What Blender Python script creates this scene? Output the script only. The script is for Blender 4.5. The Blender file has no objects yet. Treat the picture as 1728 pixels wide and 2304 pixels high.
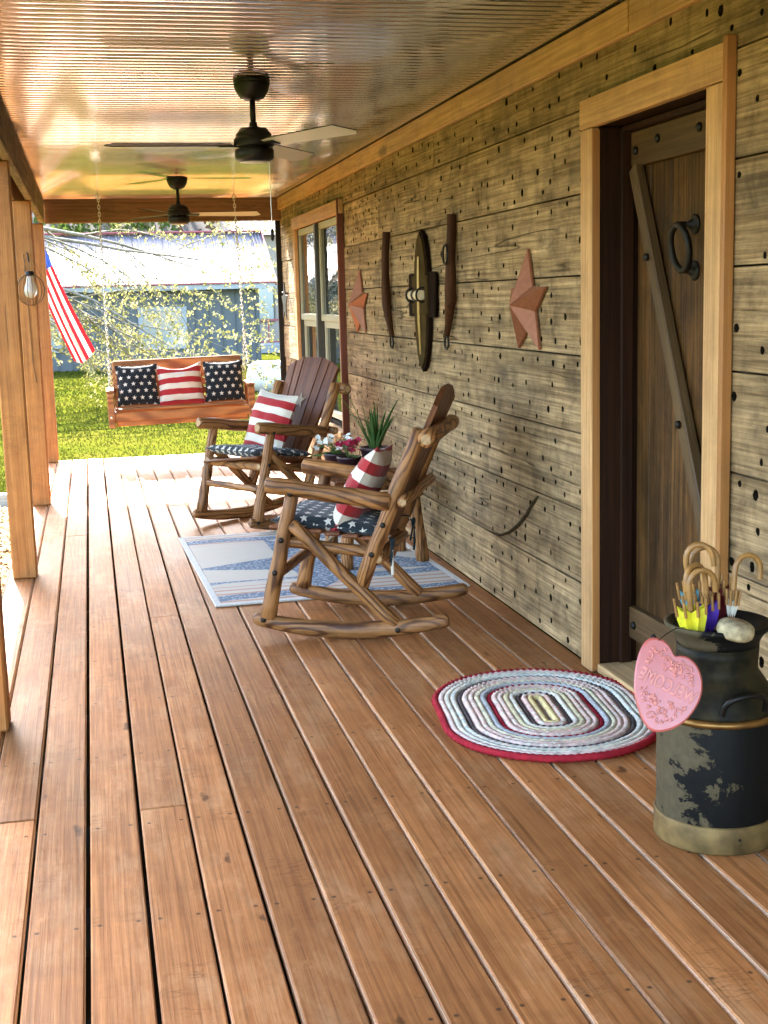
import bpy, math, random
from mathutils import Vector, Matrix, noise
PI = math.pi
R = math.radians
rnd = random.Random(7)
S = bpy.context.scene
COL = S.collection

# ------------------------------------------------------------------ camera
H = 1.48
cam = bpy.data.cameras.new('camera')
cam.sensor_fit = 'VERTICAL'; cam.sensor_height = 24.0; cam.lens = 2947.8 / 2304 * 24.0
cam.clip_start = 0.05; cam.clip_end = 900
co = bpy.data.objects.new('camera', cam); COL.objects.link(co)
_p, _y, _r = .1623126, .2155519, -.0265061
_f = Vector((math.sin(_y) * math.cos(_p), math.cos(_y) * math.cos(_p), -math.sin(_p)))
_ri = Vector((math.cos(_y), -math.sin(_y), 0)); _u = _ri.cross(_f)
_R = _ri * math.cos(_r) + _u * math.sin(_r); _U = -_ri * math.sin(_r) + _u * math.cos(_r)
co.matrix_world = Matrix(((_R.x, _U.x, -_f.x, 0), (_R.y, _U.y, -_f.y, 0), (_R.z, _U.z, -_f.z, H), (0, 0, 0, 1)))
S.camera = co

# ------------------------------------------------------------------ sky, sun, exposure
SUN_AZ, SUN_EL = R(-7.6), R(35.0)
W = bpy.data.worlds.new('World'); S.world = W; W.use_nodes = True
wn = W.node_tree; bg = wn.nodes['Background']
sky = wn.nodes.new('ShaderNodeTexSky'); sky.sky_type = 'NISHITA'; sky.sun_disc = False
sky.dust_density = 1.6; sky.air_density = .9; sky.ozone_density = .6
sky.sun_elevation = SUN_EL; sky.sun_rotation = SUN_AZ
wn.links.new(sky.outputs[0], bg.inputs[0]); bg.inputs[1].default_value = 0.15
sl = bpy.data.lights.new('sun', 'SUN'); sl.energy = 4.6; sl.angle = R(0.5); sl.color = (1.0, 0.93, 0.82)
so = bpy.data.objects.new('sun', sl); COL.objects.link(so)
sd = Vector((math.sin(SUN_AZ) * math.cos(SUN_EL), math.cos(SUN_AZ) * math.cos(SUN_EL), math.sin(SUN_EL)))
so.rotation_euler = (-sd).to_track_quat('-Z', 'Y').to_euler()
so.location = sd * 60
S.view_settings.view_transform = 'Standard'; S.view_settings.look = 'None'
S.view_settings.exposure = 3.78; S.view_settings.gamma = 1.0
S.view_settings.use_curve_mapping = False
S.cycles.max_bounces = 7; S.cycles.diffuse_bounces = 4; S.cycles.adaptive_threshold = .025; S.cycles.glossy_bounces = 3; S.cycles.transmission_bounces = 4; S.cycles.sample_clamp_indirect = 6.0
S.cycles.caustics_reflective = False; S.cycles.caustics_refractive = False

# ------------------------------------------------------------------ node helper
class G:
    def __init__(s, name):
        s.m = bpy.data.materials.new(name); s.m.use_nodes = True
        s.t = s.m.node_tree; s.N = s.t.nodes
        s.b = s.N['Principled BSDF']; s.out = s.N['Material Output']
        s._tc = None
    def set(s, sock, v):
        if hasattr(v, 'default_value') and hasattr(v, 'is_output'): s.t.links.new(v, sock)
        elif isinstance(v, (tuple, list)) and len(v) == 3 and len(getattr(sock, 'default_value', (0,) * 3)) == 4: sock.default_value = (*v, 1)
        else: sock.default_value = v
    def tc(s, which='Object'):
        if not s._tc: s._tc = s.N.new('ShaderNodeTexCoord')
        return s._tc.outputs[which]
    def rand(s):
        return s.N.new('ShaderNodeObjectInfo').outputs['Random']
    def math(s, op, a, b=0.0, c=0.0, clamp=False):
        n = s.N.new('ShaderNodeMath'); n.operation = op; n.use_clamp = clamp
        s.set(n.inputs[0], a); s.set(n.inputs[1], b); s.set(n.inputs[2], c); return n.outputs[0]
    def vmath(s, op, a, b=(0, 0, 0)):
        n = s.N.new('ShaderNodeVectorMath'); n.operation = op
        s.set(n.inputs[0], a); s.set(n.inputs[1], b); return n.outputs[0]
    def xyz(s, v):
        n = s.N.new('ShaderNodeSeparateXYZ'); s.set(n.inputs[0], v); return n.outputs
    def comb(s, x, y, z):
        n = s.N.new('ShaderNodeCombineXYZ')
        for i, v in enumerate((x, y, z)): s.set(n.inputs[i], v)
        return n.outputs[0]
    def noise(s, vec, scale=5, detail=3, rough=.5, dist=0, col=False):
        n = s.N.new('ShaderNodeTexNoise'); s.set(n.inputs['Vector'], vec)
        n.inputs['Scale'].default_value = scale; n.inputs['Detail'].default_value = detail
        n.inputs['Roughness'].default_value = rough; n.inputs['Distortion'].default_value = dist
        return n.outputs[1 if col else 0]
    def voro(s, vec, scale=5, feature='F1', out='Distance', rnd=1.0):
        n = s.N.new('ShaderNodeTexVoronoi'); n.feature = feature; s.set(n.inputs['Vector'], vec)
        n.inputs['Scale'].default_value = scale; n.inputs['Randomness'].default_value = rnd
        return n.outputs[out]
    def ramp(s, f, *st, interp='LINEAR'):
        n = s.N.new('ShaderNodeValToRGB'); e = n.color_ramp.elements; n.color_ramp.interpolation = interp
        while len(e) < len(st): e.new(.5)
        for i, (p, c) in enumerate(st):
            e[i].position = p; e[i].color = (*c, 1) if isinstance(c, (tuple, list)) else (c, c, c, 1)
        s.set(n.inputs[0], f); return n.outputs[0]
    def mix(s, f, a, b, mode='MIX'):
        n = s.N.new('ShaderNodeMix'); n.data_type = 'RGBA'; n.blend_type = mode
        s.set(n.inputs[0], f); s.set(n.inputs[6], a); s.set(n.inputs[7], b); return n.outputs[2]
    def bump(s, h, strength=.3, dist=.01, nrm=None):
        n = s.N.new('ShaderNodeBump'); n.inputs['Strength'].default_value = strength
        n.inputs['Distance'].default_value = dist; s.set(n.inputs['Height'], h)
        if nrm: s.set(n.inputs['Normal'], nrm)
        return n.outputs[0]
    def fin(s, col=None, rough=.6, metal=0, spec=.5, nrm=None, **kw):
        if col is not None: s.set(s.b.inputs['Base Color'], col)
        s.set(s.b.inputs['Roughness'], rough); s.set(s.b.inputs['Metallic'], metal)
        s.set(s.b.inputs['Specular IOR Level'], spec)
        if nrm is not None: s.set(s.b.inputs['Normal'], nrm)
        for k, v in kw.items(): s.set(s.b.inputs[k.replace('_', ' ')], v)
        return s.m
    def leaf(s, col, trans=.45):
        s.fin(col, .75, spec=.04)
        tr = s.N.new('ShaderNodeBsdfTranslucent'); s.set(tr.inputs[0], col)
        mx = s.N.new('ShaderNodeMixShader'); mx.inputs[0].default_value = trans
        s.t.links.new(s.b.outputs[0], mx.inputs[1]); s.t.links.new(tr.outputs[0], mx.inputs[2])
        s.t.links.new(mx.outputs[0], s.out.inputs[0]); return s.m

def plain(name, col, rough=.6, metal=0, spec=.5, var=.15, scale=20, bump=.1):
    g = G(name); n = g.noise(g.tc(), scale, 4)
    c = g.mix(1, col, g.ramp(n, (.3, 1 - var), (.7, 1 + var)), 'MULTIPLY')
    return g.fin(c, rough, metal, spec, g.bump(n, bump, .004))

def wood(name, dark, light, axis='y', grain=26, rings=0, tone=.22, rough=.55, spec=.4, knots=0, blotch=.25, blotchcol=None, bump=.25, cracks=0, stain=None, seed=0, streak=0, scuff=0, mottle=0, crisp=None, screws=False):
    """axis = the grain's direction in object space"""
    g = G(name); rd = g.rand()
    off = g.comb(g.math('MULTIPLY', rd, 37.0), g.math('MULTIPLY', rd, 91.0), g.math('MULTIPLY', rd, 53.0 + seed))
    p = g.vmath('ADD', g.tc(), off)
    st = {'x': (.022, 1, 1), 'y': (1, .022, 1), 'z': (1, 1, .022)}[axis]
    st2 = {'x': (.3, 1, 1), 'y': (1, .3, 1), 'z': (1, 1, .3)}[axis]
    ps = g.vmath('MULTIPLY', p, st); ps2 = g.vmath('MULTIPLY', p, st2)
    n1 = g.noise(g.vmath('ADD', ps, g.vmath('MULTIPLY', g.noise(ps2, 5, 2, col=True), (.012, .012, .012))), grain * 4, 6, .7, 0)
    f = n1
    if rings:
        w = g.N.new('ShaderNodeTexWave'); w.wave_type = 'RINGS'; w.rings_direction = axis.upper()
        g.set(w.inputs['Vector'], g.vmath('MULTIPLY', g.vmath('ADD', p, g.vmath('MULTIPLY', g.noise(ps2, 4, 2, col=True), (.25, .25, .25))), {'x': (.35, 1, 1), 'y': (1, .35, 1), 'z': (1, 1, .35)}[axis]))
        w.inputs['Scale'].default_value = rings; w.inputs['Distortion'].default_value = 2.5
        w.inputs['Detail'].default_value = 2; w.inputs['Detail Scale'].default_value = 1.2
        f = g.math('ADD', g.math('MULTIPLY', n1, .45), g.math('MULTIPLY', w.outputs[1], .55))
    c0, c1 = crisp or (.28, .72)
    c = g.mix(g.ramp(f, (c0, 0.0), (c1, 1.0)), dark, light)
    n2 = g.noise(ps2, 3.5, 3, .55)
    c = g.mix(1, c, g.ramp(n2, (.3, 1 - blotch), (.7, 1 + blotch)), 'MULTIPLY')
    if blotchcol:
        c = g.mix(g.ramp(g.noise(ps2, 7.5, 7, .7), (.5, 0.0), (.70, .75)), c, blotchcol)
    c = g.mix(1, c, g.comb(*[g.math('MULTIPLY_ADD', rd, 2 * tone, 1 - tone)] * 3), 'MULTIPLY')
    h = n1
    if knots:
        kp = g.vmath('MULTIPLY', p, {'x': (.28, 1, 1), 'y': (1, .28, 1), 'z': (1, 1, .28)}[axis])
        kv = g.voro(g.vmath('ADD', kp, g.vmath('MULTIPLY', g.noise(p, 14, 2, col=True), (.04, .04, .04))), knots)
        kf = g.ramp(kv, (.045, 1.0), (.095, 0.0))
        c = g.mix(g.math('MULTIPLY', kf, .8), c, tuple(x * .28 for x in dark))
    if cracks:
        cv = g.noise(g.vmath('MULTIPLY', g.vmath('ADD', p, g.vmath('MULTIPLY', g.noise(p, 2.2, 2, col=True), (.02, .02, .02))), {'x': (.06, 1, 1), 'y': (1, .035, 1), 'z': (1, 1, .06)}[axis]), cracks, 3, .5)
        cf = g.ramp(g.math('ABSOLUTE', g.math('SUBTRACT', cv, .5)), (.0015, 1.0), (.006, 0.0))
        gate = g.ramp(g.noise(p, 2.6, 2), (.50, 0.0), (.58, 1.0))
        cf = g.math('MULTIPLY', cf, gate)
        c = g.mix(g.math('MULTIPLY', cf, .85), c, tuple(x * .22 for x in dark))
        h = g.math('SUBTRACT', h, g.math('MULTIPLY', cf, 1.5))
    if mottle:
        mo = g.noise(p, 7.0, 6, .68, .4)
        c = g.mix(1, c, g.ramp(mo, (.30, 1 - mottle), (.50, 1.0), (.70, 1 + mottle * .7)), 'MULTIPLY')
    if streak:
        sv = g.noise(g.vmath('MULTIPLY', p, {'x': (.012, 1, 1), 'y': (1, .012, 1), 'z': (1, 1, .012)}[axis]), 110, 4, .6)
        c = g.mix(g.math('MULTIPLY', g.ramp(sv, (.50, 0.0), (.64, 1.0)), streak), c, tuple(x * .35 for x in dark))
        h = g.math('SUBTRACT', h, g.math('MULTIPLY', sv, .8))
    if scuff:
        ac = {'x': (26, 5, 5), 'y': (5, 26, 5), 'z': (5, 5, 26)}[axis]
        s1 = g.noise(g.vmath('MULTIPLY', p, ac), 1.0, 4, .6)
        sf = g.math('MULTIPLY', g.ramp(g.math('ABSOLUTE', g.math('SUBTRACT', s1, .5)), (.004, 1.0), (.022, 0.0)), g.ramp(g.noise(p, 3.4, 2), (.60, 0.0), (.68, 1.0)))
        c = g.mix(g.math('MULTIPLY', sf, scuff), c, tuple(x * .4 for x in dark))
        s2 = g.ramp(g.noise(g.vmath('MULTIPLY', p, (1, .6, 1)), 9.0, 5, .7), (.60, 0.0), (.72, 1.0))
        c = g.mix(g.math('MULTIPLY', s2, scuff * .5), c, tuple(min(1, x * 1.6 + .05) for x in light))
    if screws:
        wy = g.xyz(g.N.new('ShaderNodeNewGeometry').outputs['Position'])[1]
        fy = g.math('MULTIPLY', g.math('SUBTRACT', g.math('FRACT', g.math('ADD', g.math('DIVIDE', wy, .61), 10.5)), .5), .61)
        fx = g.math('SUBTRACT', g.math('ABSOLUTE', g.xyz(g.tc())[0]), .046)
        dd = g.math('SQRT', g.math('ADD', g.math('MULTIPLY', fx, fx), g.math('MULTIPLY', fy, fy)))
        c = g.mix(g.ramp(dd, (.0035, .85), (.0065, 0.0)), c, (.02, .012, .008))
    rr = g.math('MULTIPLY_ADD', n2, .25, rough - .12)
    return g.fin(c, rr, 0, spec, g.bump(h, bump, .006))

# ------------------------------------------------------------------ mesh helper
def Rz(a): return Matrix.Rotation(a, 3, 'Z')
def frame(d, up=Vector((0, 0, 1))):
    d = d.normalized()
    if abs(d.dot(up)) > .98: up = Vector((1, 0, 0))
    x = up.cross(d).normalized(); y = d.cross(x)
    return x, y
class MB:
    def __init__(s): s.v = []; s.f = []; s.m = []; s.sm = []
    def add(s, vs, fs, mi=0, smooth=False, M=None, o=None):
        k = len(s.v)
        for v in vs:
            v = Vector(v)
            if M is not None: v = M @ v
            if o is not None: v = v + Vector(o)
            s.v.append(v[:])
        for f in fs: s.f.append(tuple(i + k for i in f)); s.m.append(mi); s.sm.append(smooth)
        return s
    def box(s, c, d, M=None, bv=.003, mi=0, side=None, jit=0):
        """chamfered box: 24 vertices; side = material index of the +-x faces"""
        hx, hy, hz = d[0] / 2, d[1] / 2, d[2] / 2; b = min(bv, hx * .6, hy * .6, hz * .6)
        vs = []; idx = {}
        for sx in (-1, 1):
            for sy in (-1, 1):
                for sz in (-1, 1):
                    j = [rnd.uniform(-jit, jit) for _ in range(3)]
                    for a in range(3):
                        q = [sx * (hx - b), sy * (hy - b), sz * (hz - b)]
                        q[a] = (sx * hx, sy * hy, sz * hz)[a]
                        idx[(sx, sy, sz, a)] = len(vs); vs.append(tuple(q[i] + j[i] for i in range(3)))
        fs = []; ms = []
        def face(l, mm):
            fs.append(l); ms.append(mm)
        for a in range(3):
            o = [i for i in range(3) if i != a]
            for sg in (-1, 1):
                l = []
                for p, q in ((-1, -1), (1, -1), (1, 1), (-1, 1)):
                    k = [0, 0, 0]; k[a] = sg; k[o[0]] = p; k[o[1]] = q; l.append(idx[(*k, a)])
                if (sg < 0) != (a == 1): l.reverse()
                face(l, side if (side is not None and a == 0) else mi)
        for a in range(3):
            o = [i for i in range(3) if i != a]
            for p in (-1, 1):
                for q in (-1, 1):
                    l = []
                    for e, w in ((-1, o[0]), (1, o[0]), (1, o[1]), (-1, o[1])):
                        k = [0, 0, 0]; k[a] = e; k[o[0]] = p; k[o[1]] = q; l.append(idx[(*k, w)])
                    face(l, mi)
        for sx in (-1, 1):
            for sy in (-1, 1):
                for sz in (-1, 1): face([idx[(sx, sy, sz, a)] for a in range(3)], mi)
        k0 = len(s.v)
        s.add(vs, fs, mi, False, M, c)
        for i, mm in enumerate(ms): s.m[len(s.m) - len(ms) + i] = mm
        return s
    def tube(s, path, rad, n=10, mi=0, cap=True, wob=0, sq=1.0, endmi=None, smooth=True, roundend=0, up=None, seed=0):
        path = [Vector(p) for p in path]; L = len(path)
        if not isinstance(rad, (list, tuple)): rad = [rad] * L
        else: rad = list(rad)
        if roundend:
            a, b = path[0], path[-1]; da = (path[0] - path[1]).normalized(); db = (path[-1] - path[-2]).normalized()
            path = [a + da * roundend * .0] + [path[0] - da * roundend] + path[1:-1] + [path[-1] - db * roundend, b]
            rad = [rad[0] * .62, rad[0]] + rad[1:-1] + [rad[-1], rad[-1] * .62]; L = len(path)
        d = [(path[min(i + 1, L - 1)] - path[max(i - 1, 0)]).normalized() for i in range(L)]
        x, y = frame(d[0], Vector(up) if up else Vector((0, 0, 1)))
        vs = []; fs = []
        for i in range(L):
            if i:
                x = (x - d[i] * x.dot(d[i])).normalized(); y = d[i].cross(x)
            for j in range(n):
                a = 2 * PI * j / n
                r = rad[i]
                if wob: r *= 1 + wob * noise.noise(path[i] * 9 + Vector((math.cos(a), math.sin(a), seed)) * 1.3)
                vs.append(path[i] + (x * math.cos(a) + y * math.sin(a) * sq) * r)
        for i in range(L - 1):
            for j in range(n):
                fs.append((i * n + j, i * n + (j + 1) % n, (i + 1) * n + (j + 1) % n, (i + 1) * n + j))
        s.add(vs, fs, mi, smooth)
        if cap:
            s.add(vs[:n], [tuple(range(n - 1, -1, -1))], endmi if endmi is not None else mi)
            s.add(vs[-n:], [tuple(range(n))], endmi if endmi is not None else mi)
        return s
    def lathe(s, prof, n=24, o=(0, 0, 0), mi=0, M=None, smooth=True, mfun=None):
        vs = []; fs = []; L = len(prof)
        for r, z in prof:
            for j in range(n):
                a = 2 * PI * j / n; vs.append((r * math.cos(a), r * math.sin(a), z))
        k0 = len(s.m)
        for i in range(L - 1):
            for j in range(n):
                fs.append((i * n + j, i * n + (j + 1) % n, (i + 1) * n + (j + 1) % n, (i + 1) * n + j))
        if prof[0][0] > 1e-4: fs.append(tuple(range(n - 1, -1, -1)))
        if prof[-1][0] > 1e-4: fs.append(tuple((L - 1) * n + j for j in range(n)))
        s.add(vs, fs, mi, smooth, M, o)
        if mfun:
            for i in range(L - 1):
                for j in range(n): s.m[k0 + i * n + j] = mfun(i)
        return s
    def prism(s, pts, t, M=None, o=None, mi=0, sidemi=None, zs=None):
        """polygon pts in local XY extruded 0..t in Z"""
        n = len(pts)
        vs = [(x, y, 0) for x, y in pts] + [(x, y, t) for x, y in pts]
        s.add(vs, [tuple(range(n - 1, -1, -1)), tuple(range(n, 2 * n))], mi, False, M, o)
        s.add(vs, [(i, (i + 1) % n, n + (i + 1) % n, n + i) for i in range(n)], sidemi if sidemi is not None else mi, False, M, o)
        return s
    def mesh(s, name):
        me = bpy.data.meshes.new(name); me.from_pydata(s.v, [], s.f)
        me.polygons.foreach_set('material_index', s.m); me.polygons.foreach_set('use_smooth', s.sm)
        me.update(); return me
    def build(s, name, mats, parent=None, loc=None, rot=None):
        return obj(name, s.mesh(name), mats, parent, loc, rot)
def obj(name, me, mats, parent=None, loc=None, rot=None):
    if not me.materials:
        for m in (mats if isinstance(mats, (list, tuple)) else [mats]): me.materials.append(m)
    o = bpy.data.objects.new(name, me); COL.objects.link(o)
    if parent: o.parent = parent
    if loc is not None: o.location = loc
    if rot is not None: o.rotation_euler = rot
    return o
def tag(o, label=None, cat=None, group=None, kind=None):
    if label: o['label'] = label
    if cat: o['category'] = cat
    if group: o['group'] = group
    if kind: o['kind'] = kind
    return o
def thing(name, label, cat, loc=(0, 0, 0), rz=0, group=None, rot=None):
    o = bpy.data.objects.new(name, None); COL.objects.link(o); o.location = loc
    o.rotation_euler = rot if rot else (0, 0, rz); o.empty_display_size = .1
    return tag(o, label, cat, group)
def copy_tree(o, parent=None):
    c = o.copy(); COL.objects.link(c); c.parent = parent
    for ch in o.children: copy_tree(ch, c)
    return c
def star_pts(Ro, Ri, rot=PI / 2):
    return [((Ro if k % 2 == 0 else Ri) * math.cos(rot + k * PI / 5), (Ro if k % 2 == 0 else Ri) * math.sin(rot + k * PI / 5)) for k in range(10)]

# ------------------------------------------------------------------ materials
M = {}
M['deck'] = wood('deck_stain', (.235, .080, .021), (.425, .176, .056), 'y', 20, 0, .19, .52, .17, 7.0, .16, (.46, .24, .105), .2, 0, None, 0, .35, .5, .16, (.34, .68), True)
M['deck_edge'] = wood('deck_pale_edge', (.66, .43, .25), (.84, .61, .39), 'y', 22, 0, .1, .6, .4)  # board side faces coloured paler than the tops
M['plank'] = wood('weathered_plank', (.165, .102, .046), (.49, .335, .172), 'y', 15, 0, .18, .8, .15, 0, .25, (.11, .082, .052), .6, 5, None, 0, .42, 0, .5, (.34, .66))
M['pithole'] = plain('peg_hole', (.012, .008, .004), .95, 0, .1)
M['pine'] = wood('yellow_pine_trim', (.42, .225, .085), (.64, .375, .165), 'y', 18, 0, .06, .55, .3, 2.2, .16, None, .16, 0, None, 0, .22, .25, .16, (.36, .64))
M['pinez'] = wood('yellow_pine_casing', (.42, .225, .085), (.64, .375, .165), 'z', 18, 0, .06, .55, .3, 2.2, .16, None, .16, 0, None, 0, .22, .25, .16, (.36, .64))
M['pineside'] = wood('orange_pine_edge', (.30, .12, .03), (.45, .20, .055), 'z', 18, 0, .1, .5, .4)
M['post'] = wood('cedar_post', (.27, .10, .020), (.42, .18, .048), 'z', 14, 0, .1, .6, .3, 2.6, .2, None, .2, 4, None, 0, .3, .3, .2, (.36, .64))
M['rough'] = wood('rough_sawn_beam', (.10, .07, .036), (.34, .25, .145), 'y', 12, 0, .1, .8, .2, 0, .4, (.09, .06, .03), .8, 6, None, 0, .6, .8, .5)
M['beamx'] = wood('dark_beam', (.07, .035, .014), (.21, .115, .052), 'x', 14, 0, .1, .6, .3, 1.3, .3, (.26, .15, .075), .3)
M['beamy'] = wood('brown_fascia', (.12, .055, .02), (.25, .13, .05), 'y', 14, 0, .1, .6, .3, 0, .2)
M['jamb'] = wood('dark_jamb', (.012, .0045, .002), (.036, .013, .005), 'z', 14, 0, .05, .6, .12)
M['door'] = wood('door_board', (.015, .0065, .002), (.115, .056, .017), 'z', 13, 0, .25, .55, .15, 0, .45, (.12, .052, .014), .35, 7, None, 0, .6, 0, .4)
M['doorx'] = wood('door_batten', (.045, .022, .007), (.13, .072, .026), 'y', 16, 0, .12, .6, .3, 0, .3, None, .3)
M['brace'] = wood('door_brace', (.055, .029, .010), (.155, .092, .038), 'z', 18, 0, .08, .6, .3, 0, .3, None, .3)
M['log'] = wood('log_wood', (.080, .026, .0065), (.33, .145, .045), 'x', 12, 15, .10, .50, .3, 0, .3, (.24, .115, .05), .3, 4, None, 0, .4, 0, .3, (.22, .50))
M['logend'] = plain('log_end', (.40, .25, .12), .6, 0, .3, .25, 60)
M['slat'] = wood('slat_redwood', (.085, .024, .007), (.21, .072, .021), 'x', 14, 0, .16, .5, .3, 0, .25, None, .25, 0, None, 0, .4, 0, .25, (.36, .64))
M['bolt'] = plain('bolt_iron', (.022, .016, .011), .5, .6, .4)
M['swing'] = wood('swing_cedar', (.20, .068, .015), (.40, .165, .045), 'x', 16, 6, .12, .5, .4, 1.2, .2, (.22, .085, .028), .2)
M['black'] = plain('black_metal', (.004, .0036, .003), .42, .0, .28, .1, 40, .05)
M['iron'] = plain('wrought_iron', (.008, .006, .004), .5, .0, .25, .3, 60, .4)
M['bladeunder'] = plain('blade_white', (.46, .45, .40), .45, 0, .4, .04, 10, .02)
M['zinc'] = plain('zinc_chain', (.62, .58, .48), .35, .8, .5)
M['white'] = plain('white_paint', (.75, .74, .7), .5)
M['rust'] = plain('rusted_star', (.28, .105, .05), .5, .35, .4, .12, 45, .1)
M['darkfill'] = plain('dark_void', (.02, .016, .012), .95, 0, .1)  # near-black colour shared by joists, soil, wall backing and rivet hole

g = G('galvanized_ceiling'); n = g.noise(g.vmath('MULTIPLY', g.tc(), (1, 1, 1)), 3.0, 4, .6)
M['ceil'] = g.fin(g.ramp(n, (.3, (.62, .61, .58)), (.7, (.77, .76, .72))), .12, .92, .5)

# ------------------------------------------------------------------ the setting: yard
def lawn_h(x, y): return -.42 + .05 * noise.noise(Vector((x * .12, y * .12, 0))) + max(0, y - 55) * .02
g = G('lawn'); p = g.tc()
n1 = g.noise(p, 1.1, 5, .6); n2 = g.noise(p, 24, 3, .6)
c = g.ramp(n1, (.3, (.040, .052, .006)), (.55, (.064, .068, .008)), (.75, (.084, .074, .014)))
c = g.mix(1, c, g.ramp(n2, (.3, .7), (.7, 1.25)), 'MULTIPLY')
M['lawn'] = g.fin(c, .9, 0, .0, g.bump(n2, .8, .04))
m = MB(); nx, ny = 60, 60
xs = [-1, 1]
gx = [math.copysign(abs(t) ** 2.2, t) * 260 for t in [(-1 + 2 * i / nx) for i in range(nx + 1)]]
gy = [-40 + (i / ny) ** 1.8 * 440 for i in range(ny + 1)]
m.add([(x, y, lawn_h(x, y)) for y in gy for x in gx], [(j * (nx + 1) + i, j * (nx + 1) + i + 1, (j + 1) * (nx + 1) + i + 1, (j + 1) * (nx + 1) + i) for j in range(ny) for i in range(nx)], 0, True)
tag(m.build('lawn', M['lawn']), kind='structure', label='sunlit green lawn around the porch')

g = G('grass_blade'); n = g.noise(g.tc(), .8, 3)
M['grass'] = g.leaf(g.ramp(n, (.3, (.040, .054, .006)), (.6, (.065, .072, .009)), (.8, (.088, .078, .018))), .25)
m = MB(); r2 = random.Random(3)
vs, fs = [], []
for i in range(42000):
    t = r2.random() ** 1.7; y = 13.3 + t * 27; x = -1.6 + r2.random() * (3.6 + (y - 13) * .32)
    if i % 6 == 0: y = 5 + r2.random() * 34; x = -1.55 - r2.random() * 3
    z = lawn_h(x, y); h = (.018 + .03 * r2.random()) * (1 + (y - 13) * .02); w = .006 + .0009 * (y - 10) ** 1.0 if y > 10 else .008
    a = r2.random() * PI; dx, dy = math.cos(a) * w, math.sin(a) * w; lx, ly = r2.uniform(-.03, .03), r2.uniform(-.03, .03)
    k = len(vs); vs += [(x - dx, y - dy, z), (x + dx, y + dy, z), (x + lx, y + ly, z + h)]; fs.append((k, k + 1, k + 2))
m.add(vs, fs)
tag(m.build('grass', M['grass']), 'short bright green grass blades on the lawn', 'grass', kind='stuff')

# leaf mulch strip beside the deck, with a landscape timber
g = G('mulch'); n = g.voro(g.tc(), 22, out='Color')
M['mulch'] = g.fin(g.ramp(n, (.2, (.13, .075, .035)), (.5, (.32, .23, .13)), (.8, (.5, .42, .3))), .9, 0, .2)
m = MB(); m.box((-1.05, 5.2, -.40), (1.0, 14.8, .06), bv=.01)
tag(m.build('mulch_bed', M['mulch']), kind='structure', label='leaf mulch bed beside the deck')
m = MB(); vs, fs, = [], []
for i in range(5200):
    x = -1.5 + r2.random() * .95; y = 5.5 + r2.random() * 7; z = -.365 + r2.random() * .025; s_ = .018 + .03 * r2.random(); a = r2.random() * 6.28
    ux, uy = Vector((math.cos(a), math.sin(a), r2.uniform(-.5, .5))) * s_, Vector((-math.sin(a), math.cos(a), r2.uniform(-.5, .5))) * s_ * .6
    k = len(vs); q = Vector((x, y, z)); vs += [(q - ux)[:], (q - uy)[:], (q + ux)[:], (q + uy)[:]]; fs.append((k, k + 1, k + 2, k + 3))
m.add(vs, fs)
g = G('dry_leaf'); n = g.noise(g.tc(), 30, 2)
M['dryleaf'] = g.leaf(g.ramp(n, (.3, (.16, .08, .035)), (.5, (.42, .28, .13)), (.7, (.6, .5, .34))), .25)
tag(m.build('dry_leaves', M['dryleaf']), 'dry brown leaves and wood chips beside the deck', 'leaves', kind='stuff')
m = MB(); m.box((0, 0, 0), (2.4, .13, .13), bv=.012)
tag(m.build('landscape_timber', wood('grey_timber', (.2, .19, .16), (.42, .4, .34), 'x', 14), None, (-1.75, 12.75, -.32)), 'grey landscape timber edging the mulch bed past the posts', 'timber')

# ------------------------------------------------------------------ deck
PITCH, GAP, X0 = .1445, .0105, -.2395
deck = bpy.data.objects.new('deck', None); COL.objects.link(deck); tag(deck, 'red-brown stained plank porch deck', None, kind='structure')
butts = {-2: [6.23], -1: [3.78, 6.226], 0: [8.65], 1: [11.1], 2: [3.77, 10.3], 3: [6.2], 4: [1.6, 8.9], 5: [9.7], 6: [1.3, 7.2], 7: [10.9], 8: [7.9], 9: [1.4, 7.0], 10: [8.4], 11: [1.8], 12: [9.6], 13: [7.3], 14: [1.2]}
YE = 13.02
for k in range(-2, 15):
    xa = X0 + GAP + PITCH * k; xb = xa + PITCH - GAP
    if xb > 1.884: xb = 1.884
    xo = rnd.uniform(-.0018, .0018)
    ys = [-2.6] + sorted(b for b in butts.get(k, [])) + [YE]
    for a, b in zip(ys, ys[1:]):
        m = MB(); L = b - a - .003
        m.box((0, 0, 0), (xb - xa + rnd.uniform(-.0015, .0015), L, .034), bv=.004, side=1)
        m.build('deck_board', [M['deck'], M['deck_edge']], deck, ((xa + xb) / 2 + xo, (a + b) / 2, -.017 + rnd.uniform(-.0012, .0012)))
m = MB()
for y in [i * .6 - 2.4 for i in range(26)]: m.box((.69, y, -.12), (2.36, .04, .16), bv=.002)
m.box((.69, YE - .03, -.12), (2.36, .036, .165), bv=.003); m.box((-.53, 5.2, -.13), (.03, 15.6, .17), bv=.003)
m.build('joist_frame', M['darkfill'], deck)
m = MB(); m.box((.7, 5.2, -.40), (2.2, 15.4, .02)); m.build('soil', M['darkfill'], deck)

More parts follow.
